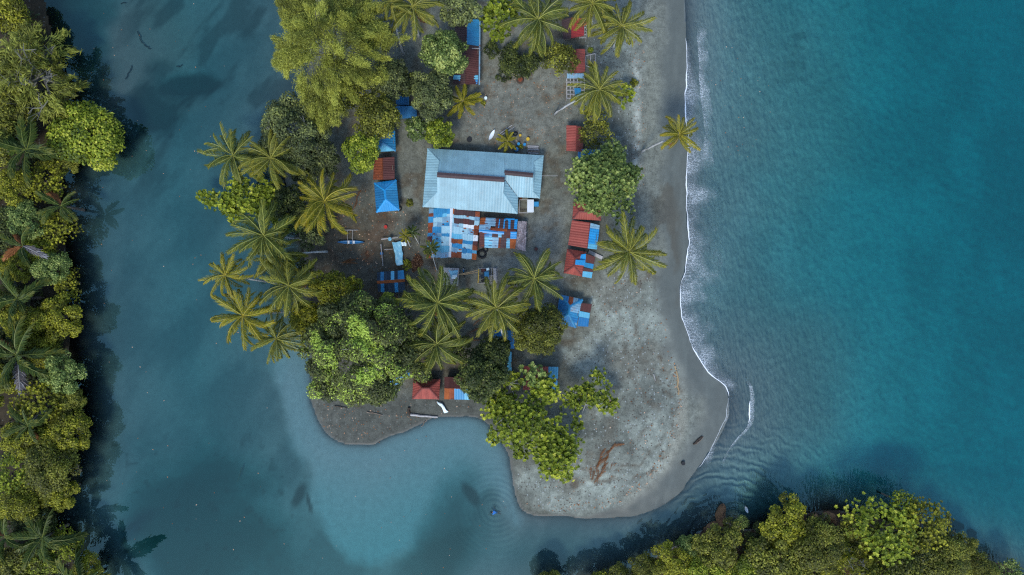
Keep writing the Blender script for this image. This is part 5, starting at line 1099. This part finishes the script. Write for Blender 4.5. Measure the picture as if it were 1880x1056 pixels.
pole('driftwood_log', 'upright brown driftwood stump at the left end of the pale log', (749.5, 748), (752, 764), .26, M['wooddark'], 'log', kink=.12)
pole('driftwood_branch', 'thin branch with yellow end on the lower left beach', (672, 756), (704, 763), .08, M['wood'], 'branch', kink=.1)
pole('driftwood_branch', 'forked dark branch below the great dome tree', (614, 745), (636, 749), .09, M['wooddark'], 'branch', kink=.1)
pole('driftwood_branch', 'curled tan branch at the pond edge', (783, 772), (773, 785), .07, M['wood'], 'branch', kink=.15)
pole('driftwood_log', 'long tan log lying along the rim of the gravel spit', (1243, 682), (1246, 726), .16, M['bamboo'], 'log', kink=.12)
pole('driftwood_log', 'short tan log above the long rim log', (1239, 672), (1242, 680), .13, M['bamboo'], 'log', kink=.05)
pole('driftwood_log', 'dark twin log on the wet sand of the spit', (1274, 816), (1290, 801), .17, M['wooddark'], 'log', kink=.05)
pole('driftwood_log', 'thinner log alongside the dark twin log', (1279, 816), (1292, 803), .11, M['wood'], 'log', kink=.05)
pole('pale_stick', 'pale stick on the gravel right of the blue hut', (1200, 687), (1203, 699), .09, M['woodpale'], 'stick')
pole('sunken_log', 'thin brown log floating in the left lagoon', (440, 861), (430, 889), .11, M['wood'], 'log', z=(1.0, 1.0))
for i, (a, b_, l) in enumerate([((214, 5), (224, 0), 'dark twig in the water at the top left'), ((226, 145), (238, 116), 'dark sunken branch right of the wispy tree'), ((246, 55), (258, 78), 'sunken loop of branch in the upper lagoon'), ((258, 78), (272, 88), 'lower sunken branch in the upper lagoon'), ((316, 118), (330, 116), 'short sunken stick in the upper lagoon')]):
    pole('sunken_branch', l, a, b_, .10, M['wooddark'], 'branch', 'sunken branches of the lagoon', kink=.2, z=(.25, .25))

def ico(r, seed, rough=.3, flat=.6, sub=2):
    bm = bmesh.new(); bmesh.ops.create_icosphere(bm, subdivisions=sub, radius=1); rs = np.random.RandomState(seed); ph = rs.rand(6) * 6
    V = []
    for v in bm.verts:
        n = v.co.normalized(); k = 1 + rough * (math.sin(n.x * 2.3 + ph[0]) * math.cos(n.y * 2.7 + ph[1]) + .6 * math.sin(n.z * 4 + n.x * 3 + ph[2]) + .35 * math.sin(n.y * 7 + ph[3]))
        k = round(k * 5) / 5 * .4 + k * .6; V.append(Vector((n.x * r[0] * k, n.y * r[1] * k, n.z * r[2] * k)))
    F_ = [tuple(v.index for v in f.verts) for f in bm.faces]; bm.free(); return V, F_
def rock(px, py, rx, ry, rz_, rot, label, mat='rock', seed=0, z=.1):
    V, F_ = ico((rx, ry, rz_), seed); b = MB(); b.add(V, F_); o = b.build('shore_rock', M[mat]); p = P(px, py, 0); o.location = (p.x, p.y, z); o.rotation_euler.z = rot; tag(o, label, 'rock', 'rocks of the lower right shore')
rock(1322, 948, .9, 2.0, .7, -.25, 'tall slanted brown rock at the water edge, lower right', seed=1, z=.3)
rock(1308, 966, 1.3, .8, .6, .3, 'flat brown rock left of the slanted rock', seed=2, z=.25)
rock(1300, 973, .9, .6, .5, .1, 'low brown rock furthest left on the lower right shore', seed=3, z=.25)
rock(1324, 970, .7, .5, .4, 0, 'small brown rock just below the slanted rock', seed=4, z=.3)
rock(1493, 951, 1.2, .9, .8, .2, 'rounded brown rock, left of the pair beside the yellow-olive tree', seed=5, z=.3)
rock(1522, 950, 1.3, 1.0, .8, -.3, 'rounded brown rock, right of the pair beside the yellow-olive tree', seed=6, z=.3)
rock(1542, 960, .9, .9, .6, .5, 'dark rock right of the rounded pair', 'rockdark', 7, .25)
rock(1503, 944, .6, .4, .5, .5, 'small dark rock between the rounded pair', 'rockdark', 8, .2)
for i, (x, y, r) in enumerate([(1752, 965, 1.2), (1765, 972, .9), (1790, 985, 1.0), (1748, 978, .8), (1778, 1000, 1.1)]):
    rock(x, y, r, r * .8, r * .5, i, ['dark sunken rock topmost of the group off the right shore', 'sunken rock second from the top off the right shore', 'sunken rock furthest right off the right shore', 'small sunken rock nearest the yellow tree', 'sunken rock lowest of the group off the right shore'][i], 'rockdark', 20 + i, -.9)

# outrigger canoe on the yard
def canoe(px, py, L_, w, ang, label, hullm, white=None, name='canoe', outrigger=True):
    b_ = G(px, py); root = thing(name, label, 'boat', b_); root.rotation_euler.z = ang; b = MB(); n = 13; V = []
    for i in range(n):
        t = i / (n - 1) * 2 - 1; ww = w * .5 * (1 - abs(t) ** 2.4); zz = .38 + .22 * t * t
        V += [(t * L_ / 2, -ww, zz), (t * L_ / 2, -ww * .55, .06 + .2 * t * t), (t * L_ / 2, 0, .0 + .25 * t ** 4), (t * L_ / 2, ww * .55, .06 + .2 * t * t), (t * L_ / 2, ww, zz), (t * L_ / 2, ww * .7, zz - .03), (t * L_ / 2, 0, .2 + .2 * t * t), (t * L_ / 2, -ww * .7, zz - .03)]
    F_ = [(i * 8 + j, i * 8 + (j + 1) % 8, (i + 1) * 8 + (j + 1) % 8, (i + 1) * 8 + j) for i in range(n - 1) for j in range(8)]
    b.add(V, F_); b.build('hull', hullm, root, None, True)
    if outrigger:
        for sx_ in (-.55, .35):
            b = MB(); b.bar((sx_, -.4, .5), (sx_, 2.1, .45), .06); b.build('outrigger_arm', M['woodpale'], root)
            b = MB(); b.box((sx_ + .15, 0, .42), .35, w * .8, .05); b.build('seat', M['white'], root)
        b = MB(); b.tube([(-1.3, 2.1, .3), (0, 2.1, .28), (1.3, 2.1, .3)], [.05, .08, .05], 6); b.build('outrigger_float', M['woodpale'], root)
    return root
canoe(645, 445, 4.8, .6, .0, 'slim dark blue outrigger canoe on the shaded left yard', M['deepblue'])
b_ = canoe(903, 250, 2.1, .62, math.radians(62), 'small white canoe lying in the yard behind the big roof', M['white'], outrigger=False)
canoe(1371, 936, 1.3, .5, math.radians(110), 'tiny white boat floating near the slanted rock', M['white'], outrigger=False, name='dinghy').location.z = -.05

# bench with tarp, motorbike, scrap rack
def table(name, label, px, py, sx_, sy_, h, ang, planks, mat):
    p = G(px, py); root = thing(name, label, 'table', p); root.rotation_euler.z = ang
    for i in range(planks):
        b = MB(); b.box((lerp(-sx_ / 2, sx_ / 2, (i + .5) / planks), 0, h + .012 * (i % 3)), sx_ / planks - .03, sy_ * (1 - .03 * (i % 2)), .05); b.build('plank', mat, root)
    for x in (-1, 1):
        for y in (-1, 1): b = MB(); b.box((x * (sx_ / 2 - .1), y * (sy_ / 2 - .15), h / 2 - .05), .09, .09, h); b.build('leg', M['wood'], root)
    return root
table('work_table', 'grey plank table left of the dark motorbike', 829, 508, 2.7, 3.0, .8, -.05, 7, M['woodpale'])
rnd_tarp('white_tarp', 'pale blue and white tarp bunched on the plank table', [(824, 496), (841, 497), (840, 512), (830, 512)], .86, M['tarppale'], 12, .3); rnd_tarp('white_sheet', 'white sheet on the right edge of the plank table', [(831, 506), (840, 505), (840, 512), (830, 511.5)], 1.1, M['tarpwhite'], 14, .2)
def motorbike(px, py, ang):
    p = G(px, py); root = thing('motorbike', 'dark motorbike parked between the plank table and the scrap rack', 'motorbike', p); root.rotation_euler.z = ang
    for x in (-.62, .62):
        b = MB(); b.tube([(x + .27 * math.cos(a), 0, .3 + .27 * math.sin(a)) for a in [i * 2 * math.pi / 14 for i in range(15)]], .06, 6); w_ = b.build('wheel', M['black'], root); b = MB(); b.tube([(x, -.05, .3), (x, .05, .3)], .09, 8); b.build('hub', M['steel'], w_)
    b = MB(); b.tube([(-.6, 0, .32), (-.2, 0, .5), (.25, 0, .62), (.45, 0, .9)], [.05, .13, .14, .06], 8); b.build('frame', M['black'], root)
    b = MB(); b.tube([(-.75, 0, .74), (-.4, 0, .76), (.05, 0, .74)], [.10, .16, .10], 8, flat=.5); b.build('seat', M['black'], root); b = MB(); b.tube([(.02, 0, .72), (.2, 0, .82), (.38, 0, .78)], [.08, .17, .08], 8); b.build('fuel_tank', M['deepblue'], root)
    b = MB(); b.tube([(.38, -.36, .98), (.48, -.12, 1.0), (.48, .12, 1.0), (.38, .36, .98)], .03, 6); b.build('handlebar', M['steel'], root); b = MB(); b.tube([(.45, 0, .9), (.58, 0, .88)], [.10, .07], 8); b.build('headlight', M['white'], root)
    b = MB(); b.tube([(.46, 0, .92), (.62, 0, .3)], .05, 6); b.build('fork', M['steel'], root)
motorbike(852, 500, math.radians(95))
rk, rkb = frame('scrap_rack', 'open rack of scrap with yellow bar right of the motorbike', [(879, 493), (914, 492), (913, 519), (878, 520)], .9, 3, 2, M['woodpale'], .10, True, 'rack')
def junk(px, py, sx_, sy_, sz_, mat, label, z=0, ang=0, name='crate', cat='crate'):
    p = G(px, py); root = thing(name, label, cat, (p.x, p.y, p.z + z)); root.rotation_euler.z = ang; m_ = M[mat] if isinstance(mat, str) else mat
    for x in (-1, 1): b = MB(); b.box((x * (sx_ / 2 - .02), 0, sz_ / 2), .04, sy_, sz_); b.build('side_panel', m_, root); b = MB(); b.box((0, x * (sy_ / 2 - .02), sz_ / 2), sx_ - .08, .04, sz_); b.build('side_panel', m_, root)
    b = MB(); b.box((0, 0, sz_ * .55), sx_ - .09, sy_ - .09, sz_ * .3); b.build('contents', m_, root)
for i, (x, y, sx_, sy_, m_, l) in enumerate([(888, 497, .7, .6, 'maroon', 'reddish crate on the scrap rack'), (894, 504, .8, .9, 'blue', 'blue crate in the middle of the scrap rack'), (886, 508, .6, .7, 'navy', 'dark crate on the left of the scrap rack'), (896, 495, .5, .4, 'tarpwhite', 'white box at the top of the scrap rack'), (897, 512, .5, .6, 'steel', 'grey crate at the foot of the scrap rack'), (889, 515, .9, .5, 'black', 'black crate low on the scrap rack')]): junk(x, y, sx_, sy_, .4, m_, l, 1.05, .1 * i)
b = MB(); b.bar(G(880, 494, 1.2), G(878.5, 520, 1.2), .12); o = b.build('yellow_bar', M['yellow'], rk, rkb)
table('plank_bench', 'pale plank bench at the right end of the scrap rack', 909, 506, .55, 2.5, .6, 0.02, 2, M['woodpale'])
# tyres, pots, barrels
def tyre(px, py, r, label, z=.1):
    p = G(px, py); root = thing('tyre', label, 'tyre', p, 'old tyres in the yard'); b = MB(); b.tube([(r * math.cos(a), r * math.sin(a), z + .05) for a in [i * 2 * math.pi / 18 for i in range(19)]], r * .32, 7); b.build('rubber_ring', M['black'], root, None, True)
tyre(885, 467, .62, 'big black tyre below the blue patched roof'); tyre(891, 459, .4, 'smaller tyre under the eave of the blue patched roof'); tyre(946, 247, .34, 'small tyre in the garden patch behind the big roof'); tyre(734, 384, .35, 'small tyre beside the bright blue hip roof')
def barrel(px, py, r, h, mat, label, name='barrel', cat='barrel', z=0):
    p = G(px, py, z); root = thing(name, label, cat, p); b = MB(); b.tube([(0, 0, 0), (0, 0, h * .5), (0, 0, h)], [r * .92, r * 1.05, r * .92], 12); b.build('drum', M[mat], root); b = MB(); b.tube([(0, 0, h), (0, 0, h + .05)], [r * .98, r * .98], 12); b.build('rim', M[mat], root)
barrel(948, 277, .36, .9, 'deepblue', 'blue barrel at the back eave of the big roof'); barrel(952, 266, .25, .5, 'blue', 'small blue tub in the garden patch'); barrel(963, 267, .25, .5, 'tarpblue', 'blue-green tub right of the small blue tub', 'tub', 'tub')
barrel(955, 250, .22, .4, 'yellow', 'yellow pot near the small tyre', 'pot', 'pot'); barrel(969, 257, .3, .45, 'yellow', 'mustard pot at the right of the garden patch', 'pot', 'pot'); barrel(892, 182, .26, .4, 'tarpwhite', 'white bucket beside the yellow flowers in the yard', 'bucket', 'bucket'); barrel(709, 417, .3, .25, 'redplastic', 'red basin on the left yard', 'basin', 'basin'); barrel(718, 440, .3, .2, 'tarppale', 'pale blue bowl on the rail of the drying frame', 'bowl', 'bowl', .75); barrel(702, 466, .26, .4, 'deepblue', 'blue bucket left of the drying frame', 'bucket', 'bucket'); barrel(984, 457.5, .28, .4, 'maroon', 'small dark pot alone on the yard above the yard palm', 'pot', 'pot')
barrel(1254.5, 851, .34, .35, 'black', 'dark round buoy on the wet sand of the spit', 'buoy', 'buoy'); barrel(862, 257, .45, .12, 'black', 'dark ash pan on the yard left of the white canoe', 'ash_pan', 'pan')
# plants in the garden patch and yard
for (x, y, r, z, pal, l) in [(748, 487, 11, 1.3, 'yellow', 'yellow-green bush at the foot of the crumpled tarp'), (888, 190, 8, .8, 'yellow', 'yellow flowering bush beside the white bucket'), (905, 190, 4, .5, 'olive', 'tiny weed tuft right of the yellow flowering bush'), (955, 270, 8, .7, 'yellow', 'low mustard plant in the garden patch'), (965, 272, 6, .6, 'olive', 'low olive plant right of the mustard plant'), (752, 372, 9, .9, 'olive', 'shrubby plant between the bright blue hut and the big roof'), (1000, 388, 5, .5, 'olive', 'weed tuft right of the white water tank'), (1084, 92, 7, .8, 'lime', 'green tuft above the timber fence')]:
    add_tree(x, y, r, z, pal, l, 'leaf', .6, 9, .4, 1.2, .6, name='garden_plant', cat='plant', group='garden plants of the yard', limbs=3)
# lumber stack
p = G(979, 276); ls2 = thing('lumber_stack', 'stack of grey boards at the back right corner of the big roof', 'lumber', p); ls2.rotation_euler.z = -.04
for i in range(9): b = MB(); b.box((random.Random(i).uniform(-.1, .1), (i % 5 - 2) * .3, .1 + .08 * (i // 5)), 2.1 - .15 * (i % 3), .2, .06); b.build('board', M['woodpale' if i % 3 else 'wood'], ls2)
# washing place beside the big house: posts, white tank, blue lid
wt, wtb = frame('wash_enclosure', 'dark open enclosure in the corner of the big roof', [(954, 367), (969, 367), (969, 391), (953, 391)], 1.6, 1, 1, M['woodpale'], .10, True, 'enclosure')
p = G(973.5, 380); tk = thing('water_tank', 'white oblong water tank beside the big roof corner', 'tank', p)
b = MB(); b.box((0, 0, .55), 1.05, 2.1, 1.1); b.build('tank_body', M['white'], tk); b = MB(); b.box((0, 0, 1.13), 1.12, 2.16, .06); b.build('lid', M['white'], tk)
b = MB(); b.box(G(982, 376.5, .7), 1.2, .8, .5); o = b.build('blue_trough', M['blue']); tag(o, 'small blue trough right of the white water tank', 'trough')
barrel(956, 366, .22, .5, 'rustbright', 'rusty can in the corner below the big roof', 'can', 'can')
b = MB(); b.bar(P(995, 323, 3.3), P(1024, 323, 5), .05); o = b.build('power_line', M['woodpale']); tag(o, 'thin pale wire from the big roof to the large green tree', 'wire')
# stump hole
p = G(955, 148); st = thing('tree_stump', 'round brown stump in the middle of the upper yard', 'stump', p); b = MB(); b.tube([(0, 0, -.1), (0, 0, .1), (0, 0, .32)], [.75, .62, .52], 11); b.build('stump_wood', M['wooddark'], st); b = MB(); b.tube([(0, 0, .32), (0, 0, .36)], [.42, .40], 11); b.build('cut_face', M['rust'], st)
# dead frond heaps
def frond_heap(label, spots, cat='dead fronds', name='dead_frond_heap', kind='dead', sc=.6):
    c = G(*spots[0][:2]); root = thing(name, label, cat, c)
    for i, (x, y, a, s_) in enumerate(spots):
        q = G(x, y, .28 + .05 * (i % 4)) - c; o = link('frond', frond_mesh(kind, .25, i % 2, 5.0, 26, .08, .9, (50, 24), .05), root, q); o.rotation_euler = (random.Random(i).uniform(-.25, .25), 0.02, math.radians(a)); o.scale = (s_ * sc,) * 3
frond_heap('heap of dead brown palm fronds on the gravel spit', [(1086, 884, 72, 1.0), (1090, 888, 62, 1.1), (1096, 886, 80, .9), (1092, 860, 55, 1.2), (1098, 852, 66, .9), (1105, 838, 48, .9), (1112, 845, 70, .7), (1118, 822, 30, .8), (1104, 860, 40, .6), (1084, 876, 95, .9), (1100, 874, 62, 1.0), (1094, 868, 84, .9), (1108, 850, 58, .8), (1100, 842, 72, .9), (1116, 830, 52, .7), (1124, 816, 15, .7), (1110, 862, 85, .6)], sc=.6)
add_tree(764, 484, 17, 1.0, 'brush', 'heap of dry brown brushwood right of the crumpled tarp', 'leaf', .3, 22, .28, 1.0, .6, name='brush_heap', cat='brushwood', limbs=8, lobes=.3, aspect=(.75, 1.3))
add_tree(676, 468, 11, .6, 'brush', 'small dark heap of dry brush on the path left of the drying frame', 'leaf', .3, 14, .3, .9, .6, name='brush_heap', cat='brushwood', limbs=5, lobes=.3, aspect=(.7, 1.4))
frond_heap('reddish dead frond on the shaded left yard', [(626, 482, 5, .9), (632, 480, 20, .8), (658, 484, 170, .7)], sc=.62)
frond_heap('small dead frond right of the single golden palm', [(650, 385, 65, .8), (655, 370, 80, .7)], sc=.6)
frond_heap('brown leaf litter right of the palm above the lower red roof', [(862, 610, 20, .7), (868, 600, 60, .6), (860, 622, 350, .7)], sc=.55)
frond_heap('small dead sprig on the gravel right of the dead frond heap', [(1120, 862, 70, .5), (1122, 855, 40, .4)], sc=.55)
# litter: fallen leaves, husks, flotsam too small to tell apart
def litter(name, label, n, area, seed, mat, size, z=.03, water=False, cond=None):
    rs = np.random.RandomState(seed); V = []; A_ = []; poly = spline(area, 2); lo = poly.min(0); hi = poly.max(0); xs = rs.uniform(lo[0], hi[0], n * 6); ys = rs.uniform(lo[1], hi[1], n * 6); k = sdist(poly, xs, ys) > 0; xs = xs[k][:n]; ys = ys[k][:n]
    for x, y in zip(xs, ys):
        p = P(x, y, 0) if water else G(x, y); p.z = (.02 if water else p.z + z); a = rs.rand() * 6.28; s_ = size * (.5 + rs.rand()); d = np.array((math.cos(a), math.sin(a), .15 * rs.randn())) * s_; e = np.array((-math.sin(a), math.cos(a), .15 * rs.randn())) * s_ * .5; q = np.array(p)
        V += [q - d, q + e + (0, 0, .03), q + d, q - e + (0, 0, .03)]; A_.append(np.clip(rs.rand() * 1.0, 0, 1))
    V = np.array(V); o = link(name, np_mesh(name, V, np.arange(len(V)).reshape(-1, 4), M[mat], A_)); tag(o, label, 'litter', None, 'stuff')
litter('beach_litter', 'orange husks and leaves along the rim of the gravel spit', 190, [(1238, 660), (1252, 740), (1235, 820), (1190, 890), (1120, 932), (1010, 944), (1010, 932), (1110, 918), (1180, 875), (1225, 810), (1240, 740), (1228, 665)], 1, 'orangeleaf', .16)
litter('beach_litter', 'scattered leaves over the gravel spit', 240, [(1100, 540), (1190, 510), (1250, 680), (1250, 780), (1150, 920), (960, 930), (1060, 800), (1120, 700)], 2, 'orangeleaf', .13)
litter('beach_litter', 'leaf litter over the upper yard', 330, [(880, 150), (1040, 140), (1040, 260), (860, 260)], 3, 'orangeleaf', .10)
litter('beach_litter', 'leaf litter and rubbish over the shaded left yard', 320, [(600, 330), (780, 400), (800, 540), (640, 540), (600, 440)], 4, 'orangeleaf', .12)
litter('beach_litter', 'flotsam on the pond beach', 120, [(590, 740), (760, 735), (870, 745), (760, 780), (640, 812), (590, 780)], 5, 'orangeleaf', .12)
litter('floating_leaves', 'leaves floating on the lagoon', 130, [(180, 20), (480, 60), (400, 300), (480, 660), (560, 760), (880, 820), (900, 1040), (220, 1040), (180, 500)], 6, 'orangeleaf', .10, water=True)
litter('floating_leaves', 'leaves drifting on the sea beside the beach palm', 40, [(1300, 100), (1400, 100), (1420, 260), (1320, 280)], 7, 'orangeleaf', .09, water=True)
litter('beach_litter', 'bits of bleached coral along the pale sand edge', 140, [(1155, 90), (1185, 90), (1182, 340), (1160, 340)], 8, 'orangeleaf', .10)

# the swimmer
def swimmer():
    base = Vector((SWIM.x, SWIM.y, 0.0)); root = thing('person', 'person in a blue shirt swimming in the pond by the spit', 'person', base); root.rotation_euler.z = math.radians(172); root.scale = (1.35,) * 3
    def skin(name, pts, edges, mat, rootv=0, sub=2):
        me = bpy.data.meshes.new(name); me.from_pydata([p[:3] for p in pts], edges, []); o = link(name, me, root); me.materials.append(mat)
        md = o.modifiers.new('skin', 'SKIN'); md.use_smooth_shade = True; sv = me.skin_vertices
        if not sv: 
            bpy.context.view_layer.objects.active = o
        for i, p in enumerate(pts): me.skin_vertices[0].data[i].radius = (p[3], p[4] if len(p) > 4 else p[3]); me.skin_vertices[0].data[i].use_root = (i == rootv)
        s_ = o.modifiers.new('sub', 'SUBSURF'); s_.levels = s_.render_levels = sub; return o
    # x forward (towards the head)
    pts = [(-.45, 0, -.22, .13, .10), (-.15, 0, -.14, .13, .09), (.12, 0, -.06, .16, .10), (.26, 0, .0, .07), (.33, 0, .06, .065), (.44, 0, .11, .10, .115), (.52, 0, .12, .085),
           (.14, .20, -.05, .065), (.30, .42, -.10, .05), (.55, .46, -.10, .038), (.66, .44, -.10, .03),
           (.14, -.20, -.05, .065), (-.02, -.45, -.10, .05), (.10, -.66, -.14, .038), (.18, -.74, -.16, .03),
           (-.50, .11, -.25, .095), (-.85, .20, -.36, .075), (-1.2, .14, -.50, .05), (-1.32, .14, -.52, .035),
           (-.50, -.11, -.25, .095), (-.88, -.16, -.40, .075), (-1.2, -.22, -.60, .05), (-1.32, -.22, -.62, .035)]
    ed = [(0, 1), (1, 2), (2, 3), (3, 4), (4, 5), (5, 6), (2, 7), (7, 8), (8, 9), (9, 10), (2, 11), (11, 12), (12, 13), (13, 14), (0, 15), (15, 16), (16, 17), (17, 18), (0, 19), (19, 20), (20, 21), (21, 22)]
    try:
        body = skin('body', pts, ed, M['skin'])
        sp = [(-.40, 0, -.17, .165, .12), (-.12, 0, -.10, .165, .115), (.12, 0, -.03, .19, .125), (.22, 0, .0, .10), (.14, .22, -.03, .085), (.22, .34, -.06, .075), (.14, -.22, -.03, .085), (.05, -.36, -.06, .075)]
        skin('shirt', sp, [(0, 1), (1, 2), (2, 3), (2, 4), (4, 5), (2, 6), (6, 7)], M['shirt'])
    except Exception as ex: print('skin failed', ex)
    V, F_ = ico((.135, .12, .12), 3, .05); b = MB(); b.add([v + Vector((.43, 0, .16)) for v in V], F_); b.build('hair', M['hair'], root, None, True)
    for sgn, (hx, hy, hz) in ((1, (.66, .44, -.10)), (-1, (.18, -.74, -.16))):
        b = MB()
        for k in range(5):
            a = (k - 2) * .22 + (-.9 * sgn * -1 if k == 0 else 0); b.tube([(hx, hy, hz), (hx + .07 * math.cos(a), hy + .07 * math.sin(a), hz), (hx + (.13 - .012 * abs(k - 2)) * math.cos(a), hy + (.13) * math.sin(a), hz - .03)], [.02, .011, .008], 5)
        b.build('hand', M['skin'], root)
swimmer()
